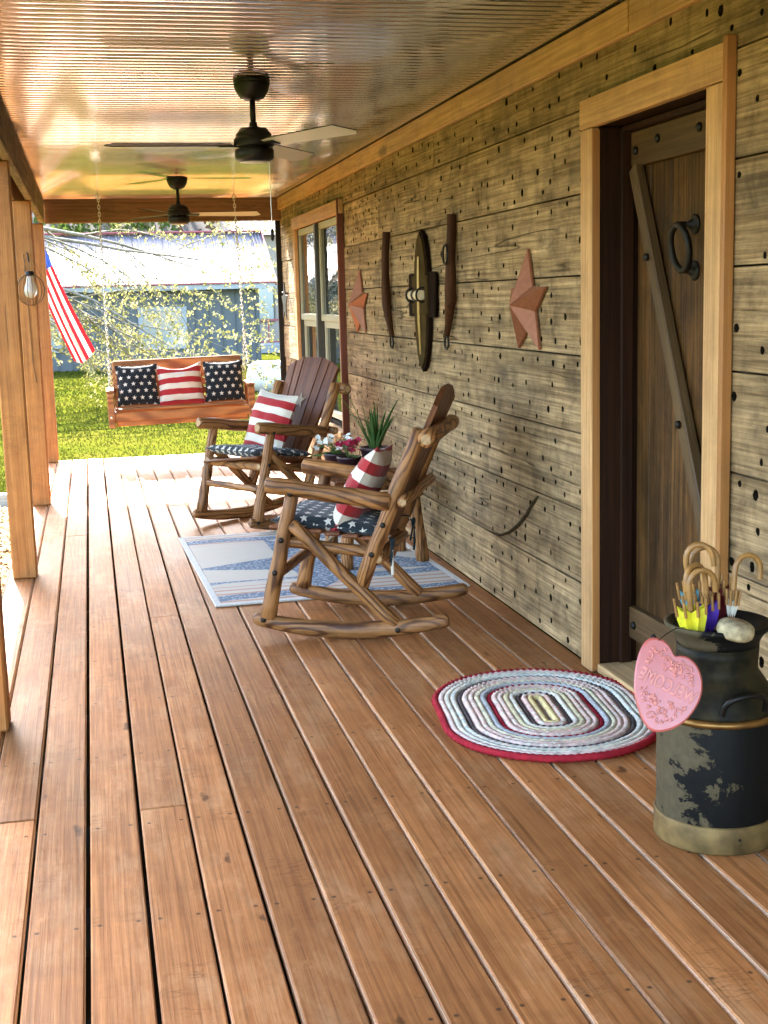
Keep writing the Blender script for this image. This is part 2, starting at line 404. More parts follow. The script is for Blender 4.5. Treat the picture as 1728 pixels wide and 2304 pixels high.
# ------------------------------------------------------------------ porch wall of peg-holed planks
WX = 1.885
wall = thing('porch_wall', 'weathered grey-tan plank house wall riddled with peg holes', 'wall')
def plank(y0, y1, z0, z1, dens=.72, seed=0, sp=.175, nr=3):
    r = random.Random(seed); m = MB()
    L = y1 - y0; nc = max(1, round(L / sp)); dy = L / nc; dz = (z1 - z0) / nr
    t = .03; prow = r.uniform(-.004, .004)
    def P(y, z): return (prow, y, z)
    def edge(y, top): return .0018 * noise.noise(Vector(((y0 + y) * 5, top * 9 + seed, 0)))
    for i in range(nc):
        for j in range(nr):
            a, b = i * dy, (i + 1) * dy; c, d = j * dz, (j + 1) * dz
            ca = c + (edge(a, 0) if j == 0 else 0); cb = c + (edge(b, 0) if j == 0 else 0)
            da = d + (edge(a, 1) if j == nr - 1 else 0); db = d + (edge(b, 1) if j == nr - 1 else 0)
            q = [(a, ca), ((a + b) / 2, (ca + cb) / 2), (b, cb), (b, (cb + db) / 2), (b, db), ((a + b) / 2, (da + db) / 2), (a, da), (a, (ca + da) / 2)]
            if r.random() > dens:
                m.add([P(*k) for k in (q[0], q[2], q[4], q[6])], [(3, 2, 1, 0)]); continue
            big = r.random() < .18
            hw, hh = (r.uniform(.010, .014), r.uniform(.010, .014)) if not big else (r.uniform(.015, .019), r.uniform(.014, .019))
            cy = (a + b) / 2 + r.uniform(-.3, .3) * dy * 1.1; cz = (c + d) / 2 + r.uniform(-.3, .3) * dz * 1.0
            ring = []
            for k in range(8):
                an = -PI * .75 + k * PI / 4
                ring.append((cy + hw * math.cos(an) * r.uniform(.85, 1.15), cz + hh * math.sin(an) * r.uniform(.85, 1.15)))
            vs = [P(*k) for k in q] + [P(*k) for k in ring] + [(prow + .022, cy + (k[0] - cy) * .75, cz + (k[1] - cz) * .75) for k in ring]
            m.add(vs, [((k + 1) % 8, k, 8 + k, 8 + (k + 1) % 8) for k in range(8)], 0)
            m.add(vs, [(8 + (k + 1) % 8, 8 + k, 16 + k, 16 + (k + 1) % 8) for k in range(8)] + [tuple(range(23, 15, -1))], 1)
    for j, z in ((0, 0), (1, z1 - z0)):
        vs = []; 
        for i in range(nc + 1): vs += [(prow, i * dy, z + edge(i * dy, j)), (prow + t, i * dy, z)]
        m.add(vs, [((2 * i, 2 * i + 2, 2 * i + 3, 2 * i + 1) if j == 0 else (2 * i + 1, 2 * i + 3, 2 * i + 2, 2 * i)) for i in range(nc)])
    for y in (0, L): m.add([(prow, y, 0), (prow + t, y, 0), (prow + t, y, z1 - z0), (prow, y, z1 - z0)], [(0, 1, 2, 3) if y == 0 else (3, 2, 1, 0)])
    return m.build('plank', [M['plank'], M['pithole']], wall, (WX, y0, z0))
seams = [.002, .317, .616, .925, 1.232, 1.544, 1.854, 2.166, 2.458]
DY0, DY1, DZ = 3.772, 4.700, 2.080
WY0, WY1, WZ0, WZ1 = 9.86, 11.92, .52, 2.10
sg = .0035
for j in range(8):
    z0, z1 = seams[j] + sg, seams[j + 1] - sg
    if j == 7: segs = [(-2.6, 1.9), (1.9, 7.1), (7.1, 13.0)]
    elif j < 2: segs = [(-2.6, 3.735), (4.79, 8.3 + j * 2), (8.3 + j * 2, 13.0)] if j == 0 else [(-2.6, 3.735), (4.79, 9.80), (9.80, 13.0)]
    else: segs = [(-2.6, 3.735), (4.79, 9.82), (11.96, 13.0)]
    if j == 6: segs = [(-2.6, 3.735), (4.79, 8.56), (8.56, 9.82), (11.96, 13.0)]
    for i, (a, b) in enumerate(segs):
        zz1 = z1
        if j == 1 and i == 2: zz1 = .47
        plank(a, b - .003, z0, zz1, .74, j * 10 + i, *((.088, 4) if (j == 6 and i == 2) else ()))
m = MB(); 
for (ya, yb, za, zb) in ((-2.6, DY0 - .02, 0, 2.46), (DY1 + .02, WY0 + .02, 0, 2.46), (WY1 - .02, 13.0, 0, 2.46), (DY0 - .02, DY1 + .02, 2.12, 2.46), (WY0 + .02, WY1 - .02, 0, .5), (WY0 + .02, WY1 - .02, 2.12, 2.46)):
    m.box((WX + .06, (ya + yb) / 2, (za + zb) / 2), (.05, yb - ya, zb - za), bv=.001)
m.build('sheathing', M['darkfill'], wall)
m = MB(); m.box((3.4, 5.2, 1.25), (2.5, 15.4, 2.5), bv=.01); m.build('light_leak_block', M['darkfill'], wall)  # unseen dark box added behind the door to stop a light leak
for a, b, o in ((-2.6, 4.37, 0), (4.373, 9.05, .004), (9.053, 12.99, .002)):
    m = MB(); m.box((0, 0, 0), (.026, b - a, .113), bv=.003)
    m.build('frieze_board', M['pine'], wall, (WX - .0185 - o, (a + b) / 2, 2.4015))
# a curved bark scar on a lower plank, and the end trim of the wall
m = MB(); pts = [(5.414, .601), (5.46, .57), (5.509, .538), (5.558, .499), (5.675, .432), (5.814, .373), (5.959, .333), (6.071, .324), (6.227, .314)]
m.tube([(-.001, y, z) for y, z in pts], [.004, .013, .011, .013, .014, .013, .012, .007, .002], 7, sq=.5)
m.build('bark_scar', plain('bark_strip', (.055, .038, .018), .9, 0, .1, .4, 40, .4), wall, (WX - .005, 0, 0))
m = MB(); m.box((WX - .012, 13.02, 1.16), (.075, .035, 2.3), bv=.003); m.build('corner_trim', M['black'], wall)
m = MB(); m.box((WX + 1.6, 13.0, 1.2), (3.1, .05, 2.5), bv=.003); m.build('gable_siding', M['plank'], wall)

# ------------------------------------------------------------------ ceiling, roof, beams
ceil = bpy.data.objects.new('ceiling', None); COL.objects.link(ceil); tag(ceil, 'shiny corrugated metal porch ceiling', kind='structure')
RIB = .0720; PW = RIB * 14
y = -2.6; i = 0
while y < 12.93:
    yb = min(y + PW, 12.94); m = MB(); vs = []; nr_ = int(round((yb - y) / RIB)); ks = [(a_ + b_) / nr_ for a_ in range(nr_) for b_ in (0, .12, .24, .35, .41, .46, .54, .59, .65, .76, .88)] + [1.0]; nn = len(ks) - 1
    for q_ in ks:
        yy = y + (yb - y) * q_; f_ = (q_ * nr_) % 1.0
        z = -.0048 * max(0, 1 - max(0, abs(f_ - .5) - .04) / .05) + .0026 * math.cos((f_ + .5) * 2 * PI)
        vs += [(-1.18, yy - y, z), (1.18, yy - y, z)]
    m.add(vs, [(2 * k, 2 * k + 1, 2 * k + 3, 2 * k + 2) for k in range(nn)], 0, False)
    m.build('ceiling_panel', M['ceil'], ceil, (.69, y, 2.468))
    y = yb; i += 1
m = MB(); m.box((1.2, 5.2, 2.60), (4.2, 15.72, .16), bv=.01)
tag(m.build('roof', M['beamy']), kind='structure', label='porch roof above the metal ceiling')

def beam(name, d, mat, loc, label, cat='beam'):
    m = MB(); m.box((0, 0, 0), d, bv=.006); return tag(m.build(name, mat, None, loc), label, cat)
beam('porch_beam', (.05, 15.5, .285), M['rough'], (-.372, 5.15, 2.387), 'long rough-sawn grey header beam above the porch posts')
beam('fascia_board', (.04, 15.6, .28), M['beamy'], (-.49, 5.2, 2.385), 'brown fascia board behind the header beam')
beam('end_beam', (2.232, .10, .283), M['beamx'], (.7685, 12.97, 2.389), 'dark brown knotty beam across the far end of the porch')
posts = (('nearest cedar post at the left edge', 4.70), ('cedar post at deck edge, second from the near end', 7.41), ('cedar post carrying the wire lantern', 10.15), ('farthest cedar post beside the hanging flag', 12.93))
for lab, y in posts:
    m = MB()
    m.box((0, 0, 1.122), (.132, .138, 2.244), bv=.008)
    tag(m.build('porch_post', M['post'], None, (-.428, y, 0), (0, 0, rnd.uniform(-.02, .02))), lab, 'post', 'posts along the deck edge')

# ------------------------------------------------------------------ door
door = thing('plank_door', 'dark rustic plank door with diagonal brace and iron ring pull', 'door', (0, 0, 0))
DX = WX + .165
ys = [DY0 + .006, 4.10, 4.40, 4.575, DY1 - .006]
for a, b in zip(ys, ys[1:]):
    m = MB(); m.box((0, 0, 0), (.04, b - a - .005, DZ - .06), bv=.004)
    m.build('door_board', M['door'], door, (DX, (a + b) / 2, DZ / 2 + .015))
for z in (DZ - .085, .20):
    m = MB(); m.box((0, 0, 0), (.032, DY1 - DY0 - .03, .125), bv=.004)
    b_ = m.build('batten', M['doorx'], door, (DX - .037, (DY0 + DY1) / 2, z))
    for yy in (DY0 + .12, DY0 + .34, DY1 - .26, DY1 - .07):
        m = MB(); m.lathe([(.016, 0), (.016, .006), (.010, .012), (.0, .014)], 8, (0, 0, 0), M=Matrix.Rotation(-PI / 2, 3, 'Y'))
        m.build('bolt_head', M['iron'], b_, (-.0165, yy - (DY0 + DY1) / 2, rnd.uniform(-.02, .02)))
a, b = Vector((0, DY1 - .05, DZ - .15)), Vector((0, DY0 + .08, .27))
L = (b - a).length; ang = math.atan2(b.y - a.y, -(b.z - a.z))
m = MB(); m.box((0, 0, 0), (.042, .062, L), bv=.006, jit=.002)
br = m.build('diagonal_brace', M['brace'], door, (DX - .046, (a.y + b.y) / 2, (a.z + b.z) / 2), (ang, 0, 0))
for k in (-.40, -.05, .30):
    m = MB(); m.lathe([(.015, 0), (.015, .006), (.009, .012), (0, .013)], 8, M=Matrix.Rotation(-PI / 2, 3, 'Y'))
    m.build('bolt_head', M['iron'], br, (-.0255, 0, k * L))
hd = bpy.data.objects.new('ring_pull', None); COL.objects.link(hd); hd.parent = door; hd.location = (DX - .02, 4.215, 1.62)
for z in (.125, -.125):
    m = MB(); m.lathe([(.034, 0), (.034, .006), (.026, .012), (.022, .010), (.015, .022), (.008, .034), (0, .036)], 18, M=Matrix.Rotation(-PI / 2, 3, 'Y'))
    m.build('rosette', M['iron'], hd, (0, -.012, z * .62))
m = MB(); pr = [Vector((-.052 - .012 * math.cos(a), .068 * math.sin(a), .076 * math.cos(a))) for a in [2 * PI * k / 28 for k in range(29)]]
m.tube(pr, .0115, 8, cap=False, wob=.15); m.build('ring', M['iron'], hd)
m = MB(); m.tube([(-.015, -.01, .078), (-.045, -.004, .078), (-.066, 0, .078)], .010, 8); m.tube([(-.015, -.01, -.078), (-.035, -.006, -.078)], .009, 8); m.build('staple', M['iron'], hd)

df = thing('door_frame', 'yellow pine door casing around a dark recessed jamb', 'door frame')
def piece(name, d, loc, mats, parent, bv=.004, side=None):
    m = MB(); m.box((0, 0, 0), d, bv=bv, side=side); return m.build(name, mats, parent, loc)
CW = .104
piece('casing', (.034, DY1 - DY0 + .225, .108), (WX - .0215, (DY0 + DY1) / 2 + .006, DZ + .054), M['pine'], df)
for y0, y1 in ((DY0 - .102, DY0), (DY1, DY1 + .114)):
    g_ = piece('casing', (.032, y1 - y0, DZ - .004), (WX - .0205, (y0 + y1) / 2, DZ / 2 - .001), [M['pinez'], M['pinez']], df)
piece('back_band', (.036, .024, DZ + .13), (WX - .021, DY0 - .120, DZ / 2 + .06), M['pineside'], df)
piece('casing_edge', (.03, .006, DZ - .02), (WX - .02, DY1 - .0035, DZ / 2), M['pineside'], df, .001)
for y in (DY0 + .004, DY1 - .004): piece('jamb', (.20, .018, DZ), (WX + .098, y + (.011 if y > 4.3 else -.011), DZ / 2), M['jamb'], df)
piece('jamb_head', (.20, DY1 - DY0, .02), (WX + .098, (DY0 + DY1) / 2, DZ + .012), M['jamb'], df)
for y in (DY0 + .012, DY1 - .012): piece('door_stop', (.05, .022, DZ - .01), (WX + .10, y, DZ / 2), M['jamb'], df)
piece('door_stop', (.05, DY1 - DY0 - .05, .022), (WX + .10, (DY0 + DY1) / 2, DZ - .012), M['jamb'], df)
piece('threshold', (.20, DY1 - DY0 - .01, .036), (WX + .085, (DY0 + DY1) / 2, .019), wood('threshold_wood', (.34, .19, .075), (.58, .38, .18), 'y', 16, 0), df)

# ------------------------------------------------------------------ window
g = G('window_glass'); n = g.noise(g.vmath('MULTIPLY', g.tc(), (1, 1, 4)), 2.2, 2)
M['glass'] = g.fin((.015, .02, .018), .02, 0, .9, g.bump(n, .06, .05), IOR=2.7)
M['sash'] = plain('sage_sash', (.36, .37, .26), .5, 0, .4, .05)
M['sashdark'] = plain('bronze_mullion', (.035, .032, .022), .45)
win = thing('house_window', 'double-hung pair of sage windows mirroring the sunny yard', 'window')
wm = (WY0 + WY1) / 2
piece('head_casing', (.034, WY1 - WY0 + .26, .105), (WX - .0215, wm, WZ1 + .054), M['pine'], win)
for y, mt in ((WY0 - .05, M['pinez']), (WY1 + .045, M['pinez'])): piece('side_casing', (.032, .095, WZ1 - WZ0 + .09), (WX - .0205, y, (WZ0 + WZ1) / 2 - .045), mt, win)
piece('edge_band', (.05, .022, WZ1 - WZ0 + .22), (WX - .027, WY0 - .112, (WZ0 + WZ1) / 2), wood('mahogany_edge', (.10, .022, .008), (.17, .04, .015), 'z'), win)
piece('sill', (.07, WY1 - WY0 + .2, .04), (WX - .034, wm, WZ0 - .065), M['pine'], win)
for a, b in ((WY0, wm - .035), (wm + .035, WY1)):
    for za, zb, xx in ((1.30, WZ1, .02), (WZ0, 1.30, .045)):
        sb = bpy.data.objects.new('sash', None); COL.objects.link(sb); sb.parent = win; sb.location = (WX + xx, (a + b) / 2, (za + zb) / 2)
        w, h = b - a, zb - za
        for nm, d, l in (('rail', (.035, w, .055), (0, 0, h / 2 - .028)), ('rail', (.035, w, .055), (0, 0, -h / 2 + .028)), ('stile', (.034, .04, h - .11), (0, w / 2 - .02, 0)), ('stile', (.034, .04, h - .11), (0, -w / 2 + .02, 0))): piece(nm, d, l, M['sash'], sb)
        piece('pane', (.006, w - .078, h - .108), (.004, 0, 0), M['glass'], sb, .0005)
piece('mullion', (.07, .066, WZ1 - WZ0), (WX + .005, wm, (WZ0 + WZ1) / 2), M['sashdark'], win)
piece('reveal', (.08, .02, WZ1 - WZ0), (WX + .04, WY1 + .008, (WZ0 + WZ1) / 2), M['sashdark'], win)

# ------------------------------------------------------------------ wall decor
def barn_star(Ro, depth, mat, loc, label, cat='star', tilt=0):
    m = MB(); pts = star_pts(Ro, Ro * .40, PI / 2 + tilt)
    vs = [(-depth - .012, 0, 0)] + [(-.012, y, z) for y, z in pts] + [(0, y, z) for y, z in pts] + [(-.01, 0, 0)]
    fs = [(0, 1 + k, 1 + (k + 1) % 10) for k in range(10)] + [(1 + k, 11 + k, 11 + (k + 1) % 10, 1 + (k + 1) % 10) for k in range(10)] + [(11 + (k + 1) % 10, 11 + k, 21) for k in range(10)]
    m.add(vs, fs); return tag(m.build('barn_star', mat, None, loc), label, cat, 'metal stars on the wall')
barn_star(.238, .085, M['rust'], (WX - .007, 5.49, 1.433), 'large rusty metal star hanging beside the door')
barn_star(.243, .085, M['rust'], (WX - .007, 9.12, 1.437), 'rusty metal star hanging next to the window')
sb = thing('iron_star', 'small black iron star on a bracket at the far wall end', 'star', (WX, 12.52, 1.46))
m = MB(); pts = star_pts(.19, .085); m.prism([(y, z) for y, z in pts], .008, M=Matrix(((0, 0, 1), (1, 0, 0), (0, 1, 0))), o=(-.06, 0, 0)); m.build('star_plate', M['black'], sb)
m = MB(); m.tube([(0, .12, .08), (-.06, .1, .09), (-.05, 0, .10)], .008, 6); m.build('bracket', M['iron'], sb)

# the harness piece: a pointed board with side lugs, dark rim, rod and pale roller
hp = thing('harness_board', 'tall pointed dark board with side lugs, brass rod and ivory roller', 'wall decor', (WX - .008, 7.33, 1.453))
def outline(k, zs):
    o = []
    for z in zs:
        a = z / .40
        w = .165 * max(0, 1 - abs(a) ** 2.6) ** .62
        o.append((w * k, z))
    return o
zs = [-.40 + .8 * i / 24 for i in range(25)]
def full(k, sc=1.0):
    o = outline(k, zs); return [(y, z * sc) for y, z in o] + [(-y, z * sc) for y, z in reversed(o[1:-1])]
MX = Matrix(((0, 0, -1), (1, 0, 0), (0, 1, 0)))
M['harn'] = plain('oiled_harness_wood', (.050, .030, .008), .8, 0, .06, .3, 14, .1)
M['harnrim'] = plain('dark_leather_rim', (.010, .0045, .002), .8, 0, .05, .3, 30, .2)
m = MB(); m.prism(full(1.0), .022, M=MX); m.build('rim', M['harnrim'], hp)
m = MB(); m.prism(full(.80, .95), .030, M=MX); m.build('panel', M['harn'], hp)
for s_ in (-1, 1):
    m = MB(); m.box((-.012, s_ * .225, .035), (.022, .15, .25), bv=.008, jit=.003); m.build('lug', M['harnrim'], hp)
m = MB(); m.box((-.026, 0, .035), (.018, .34, .215), bv=.01); m.build('cross_plate', M['harn'], hp)
m = MB(); m.tube([(-.034, 0, .25), (-.036, .0, .1), (-.036, .004, -.1), (-.032, .0, -.30)], [.008, .012, .012, .006], 8); m.build('rod', plain('brass_rod', (.26, .16, .05), .35, .7), hp)
m = MB(); m.tube([(-.048, -.12, .035), (-.048, 0, .035), (-.048, .12, .035)], [.026, .030, .026], 14); r_ = m.build('roller', plain('ivory_roller', (.62, .5, .3), .4), hp)
for s_ in (-1, 1):
    m = MB(); m.tube([(-.048 + .034 * math.cos(a), s_ * .12, .035 + .04 * math.sin(a)) for a in [2 * PI * k / 14 for k in range(15)]], .006, 6, cap=False); m.build('roller_ring', M['iron'], r_)
m = MB(); m.tube([(-.048, -.014, .035), (-.048, .014, .035)], [.036, .036], 12); m.build('band', M['iron'], r_)

def hame(y, z0, z1, curve, loc_label, ringz, plate):
    t = thing('harness_hame', loc_label, 'wall decor', (WX - .006, y, z0), group='wooden hames beside the harness board')
    h = z1 - z0; mt = wood('hame_wood%.1f' % y, (.016, .006, .0025), (.085, .032, .010), 'z', 12, 0, .1, .6, .12)
    m = MB(); m.tube([(-.022 - .012 * math.sin(PI * k / 10), curve(k / 10), h * k / 10) for k in range(11)], [.018, .021, .026, .03, .03, .029, .028, .027, .026, .026, .026], 8, sq=.8, wob=.2); m.build('stick', mt, t)
    m = MB(); m.tube([(-.024, curve(0) + .038 * math.cos(a), -.035 + .036 * math.sin(a)) for a in [2 * PI * k / 18 for k in range(19)]], .0065, 6, cap=False); m.build('ring', M['iron'], t)
    if ringz:
        m = MB(); m.tube([(-.062, curve(.7) + .045 * math.cos(a), ringz + .05 * math.sin(a)) for a in [2 * PI * k / 18 for k in range(19)]], .006, 6, cap=False); m.build('ring', M['iron'], t)
    if plate:
        m = MB(); m.box((-.02, plate[0], plate[1]), (.02, .03, plate[2]), bv=.006)
        for k in range(5): m.box((-.033, plate[0], plate[1] - plate[2] * .36 + k * plate[2] * .18), (.012, .016, .018), bv=.004)
        m.build('notched_plate', M['iron'], t)
hame(8.20, 1.235, 1.885, lambda t: -.09 * (1 - min(1, t / .45)) ** 2 + .0, 'slim curved wooden hame with notched plate, nearer the window', None, (.062, .20, .20))
hame(6.66, 1.27, 1.893, lambda t: .14 * (1 - min(1, t / .5)) ** 2, 'curved wooden hame with two iron rings, nearer the door', .42, None)
ot = thing('outlet_cover', 'small pale outlet plate low on the plank wall', 'outlet', (WX - .004, 7.55, .375))
m = MB(); m.box((-.008, 0, 0), (.014, .075, .13), bv=.004); m.build('plate', M['white'], ot)
m = MB(); m.box((-.006, -.041, 0), (.02, .008, .125), bv=.002); m.build('side_lip', plain('red_lip', (.14, .02, .015), .5), ot)

# ------------------------------------------------------------------ ceiling fans
def fan(loc, label, phase, chain):
    t = thing('ceiling_fan', label, 'ceiling fan', loc, 0, 'black ceiling fans under the metal ceiling')
    m = MB(); m.lathe([(.02, -.092), (.036, -.088), (.055, -.078), (.074, -.05), (.082, -.022), (.083, -.016), (.079, -.014), (.083, -.010), (.083, 0)], 28); m.build('canopy', M['black'], t)
    m = MB(); m.lathe([(.013, -.20), (.013, -.08)], 14); m.lathe([(.018, -.215), (.018, -.185)], 14); m.build('downrod', M['black'], t)
    m = MB(); m.lathe([(.0, -.362), (.052, -.361), (.074, -.356), (.088, -.345), (.089, -.310), (.086, -.304), (.070, -.302), (.070, -.294), (.088, -.292), (.092, -.285), (.092, -.262), (.085, -.252), (.080, -.248), (.082, -.240), (.060, -.212), (.020, -.205), (.0, -.205)], 30); mo = m.build('motor', M['black'], t)
    m = MB(); m.lathe([(0, -.3645), (.045, -.3645), (.066, -.3615), (.0665, -.3605), (0, -.3605)], 26); m.build('light_cap', M['bladeunder'], mo)
    for k in range(3):
        a = phase + k * 2 * PI / 3
        bl = bpy.data.objects.new('blade', None); COL.objects.link(bl); bl.parent = t; bl.location = (0, 0, -.285); bl.rotation_euler = (0, 0, a)
        tilt = Matrix.Rotation(R(-13), 3, 'X')
        pts = [(.10, -.038), (.16, -.050), (.62, -.064), (.668, .03), (.63, .064), (.16, .050), (.10, .038)]
        m = MB(); m.prism(pts, .0045, M=tilt, mi=0); m.m[0] = 1
        m.build('blade_board', [M['black'], M['bladeunder']], bl)
        m = MB(); m.box((.115, 0, -.004), (.10, .05, .006), M=tilt, bv=.002); m.build('blade_iron', M['black'], bl)
    if chain:
        m = MB(); m.tube([(.06, -.04, -.36), (.062, -.04, -.66)], .0018, 5); ch = m.build('pull_chain', M['zinc'], t)
        m = MB(); m.lathe([(.002, 0), (.007, .008), (.008, .045), (.004, .055), (0, .056)], 10, (.062, -.04, -.715)); m.build('pull_fob', M['black'], ch)
fan((.78, 6.11, 2.462), 'nearer black ceiling fan with hanging pull chain', PI, True)
fan((.753, 10.81, 2.462), 'farther black ceiling fan in front of the end beam', 0.04, False)

# ------------------------------------------------------------------ fabrics
def fabric(name, fn, rough=.85):
    g = G(name); p = g.tc(); c = fn(g, p)
    w = g.noise(p, 260, 2); f = g.noise(p, 9, 3)
    return g.fin(c, rough, 0, .2, g.bump(f, .35, .02, g.bump(w, .25, .002)), Sheen_Weight=.15)
def stripes(g, p, period=.104, ph=0.0, red=(.36, .022, .025), wht=(.66, .58, .47)):
    wob = g.math('MULTIPLY', g.math('SUBTRACT', g.noise(p, 6, 2), .5), .018)
    y = g.math('ADD', g.xyz(p)[1], wob)
    t = g.math('FRACT', g.math('ADD', g.math('DIVIDE', y, period), ph + 20))
    return g.mix(g.math('GREATER_THAN', t, .5), red, wht)
def starfield(g, p, cell=.074, ro=.30, base=(.010, .013, .017), st=(.66, .60, .50)):
    x, y, _ = g.xyz(p)
    u = g.math('ADD', g.math('DIVIDE', x, cell), 40); v = g.math('ADD', g.math('DIVIDE', y, cell * .86), 40.5)
    row = g.math('FLOOR', v); u = g.math('ADD', u, g.math('MULTIPLY', row, .5))
    a = g.math('SUBTRACT', g.math('FRACT', u), .5); b = g.math('MULTIPLY', g.math('SUBTRACT', g.math('FRACT', v), .5), .86)
    ins = star_mask(g, a, b, ro)
    return g.mix(ins, base, st)
def star_mask(g, a, b, ro, rot=0.0):
    r = g.math('SQRT', g.math('ADD', g.math('MULTIPLY', a, a), g.math('MULTIPLY', b, b)))
    th = g.math('PINGPONG', g.math('ADD', g.math('ARCTAN2', a, b), 4 * PI + rot), PI / 5)
    qx = g.math('MULTIPLY', r, g.math('COSINE', th)); qy = g.math('MULTIPLY', r, g.math('SINE', th))
    ri = ro * .42; nx, ny = ri * math.sin(PI / 5), ro - ri * math.cos(PI / 5)
    return g.math('LESS_THAN', g.math('ADD', g.math('MULTIPLY', qx, nx), g.math('MULTIPLY', qy, ny)), ro * ri * math.sin(PI / 5))
M['stripe'] = fabric('striped_fabric', stripes)
M['stars'] = fabric('star_fabric', starfield)
def pillow_mesh(w, h, t, seed=0, n=22, dent=0.0, flat=.5):
    m = MB(); vs = []; N1 = n + 1
    for side in (1, -1):
        for j in range(N1):
            for i in range(N1):
                u, v = -1 + 2 * i / n, -1 + 2 * j / n
                x = u * w / 2 * (1 - .085 * (1 - v * v)); y = v * h / 2 * (1 - .085 * (1 - u * u))
                k = max(0, (1 - abs(u) ** 2.4) * (1 - abs(v) ** 2.4)) ** flat
                wr = noise.noise(Vector((u * 1.7, v * 1.7, seed + side))) * .22 + .12 * noise.noise(Vector((u * 4, v * 4, seed * 3 + side)))
                z = side * t / 2 * k * (1 + wr) - dent * max(0, v) ** 2 * (1 - u * u) * .0
                yy = y - dent * h * (1 - u * u) * max(0, v) ** 3
                vs.append((x, yy, z))
    fs = []
    for s_ in (0, 1):
        o = s_ * N1 * N1
        for j in range(n):
            for i in range(n):
                q = (o + j * N1 + i, o + j * N1 + i + 1, o + (j + 1) * N1 + i + 1, o + (j + 1) * N1 + i); fs.append(q if s_ == 0 else q[::-1])
    m.add(vs, fs, 0, True)
    # weld the two sheets at the rim with a piped seam
    rim = [(i, 0) for i in range(n)] + [(n, j) for j in range(n)] + [(n - i, n) for i in range(n)] + [(0, n - j) for j in range(n)]
    path = [Vector(vs[j * N1 + i]) for i, j in rim]; path.append(path[0])
    m.tube(path, .0035, 5, cap=False)
    return m.mesh('pillow')
def pillow(name, me, mat, label, cat, group, mat4):
    o = obj(name, me, mat); o.matrix_world = mat4; return tag(o, label, cat, group)
def basis(o, X, Y):
    X = Vector(X).normalized(); Y = Vector(Y); Y = (Y - X * Y.dot(X)).normalized(); Z = X.cross(Y)
    return Matrix(((X.x, Y.x, Z.x, o[0]), (X.y, Y.y, Z.y, o[1]), (X.z, Y.z, Z.z, o[2]), (0, 0, 0, 1)))

# ------------------------------------------------------------------ log rocking chairs
def log(name, a, b, r0, r1, parent, n=12, mid=None, bow=0, rend=.006, wob=.13, mats=None, sq=1):
    """a log whose own x axis runs along it, so the grain follows it"""
    a, b = Vector(a), Vector(b); d = b - a; L = d.length
    K = 8; m = MB()
    pts = [Vector((L * k / K, bow * math.sin(PI * k / K) + .002 * math.sin(k * 2.1 + L * 9), .002 * math.cos(k * 1.7 + L * 5))) for k in range(K + 1)]
    m.tube(pts, [r0 + (r1 - r0) * k / K for k in range(K + 1)], n, wob=wob, roundend=rend, endmi=1, seed=L * 31, sq=sq)
    o = m.build(name, mats or [M['log'], M['logend']], parent)
    x = d.normalized(); y = Vector((0, 0, 1)).cross(x)
    if y.length < .05: y = Vector((0, 1, 0))
    y.normalize(); z = x.cross(y)
    o.matrix_local = Matrix(((x.x, y.x, z.x, a.x), (x.y, y.y, z.y, a.y), (x.z, y.z, z.z, a.z), (0, 0, 0, 1)))
    return o
def bolt(parent, loc, side, r=.013):
    m = MB(); m.lathe([(r, 0), (r, .004), (r * .7, .008), (0, .009)], 8, M=Matrix.Rotation(-side * PI / 2, 3, 'X'))
    m.build('bolt_head', M['bolt'], parent, loc)
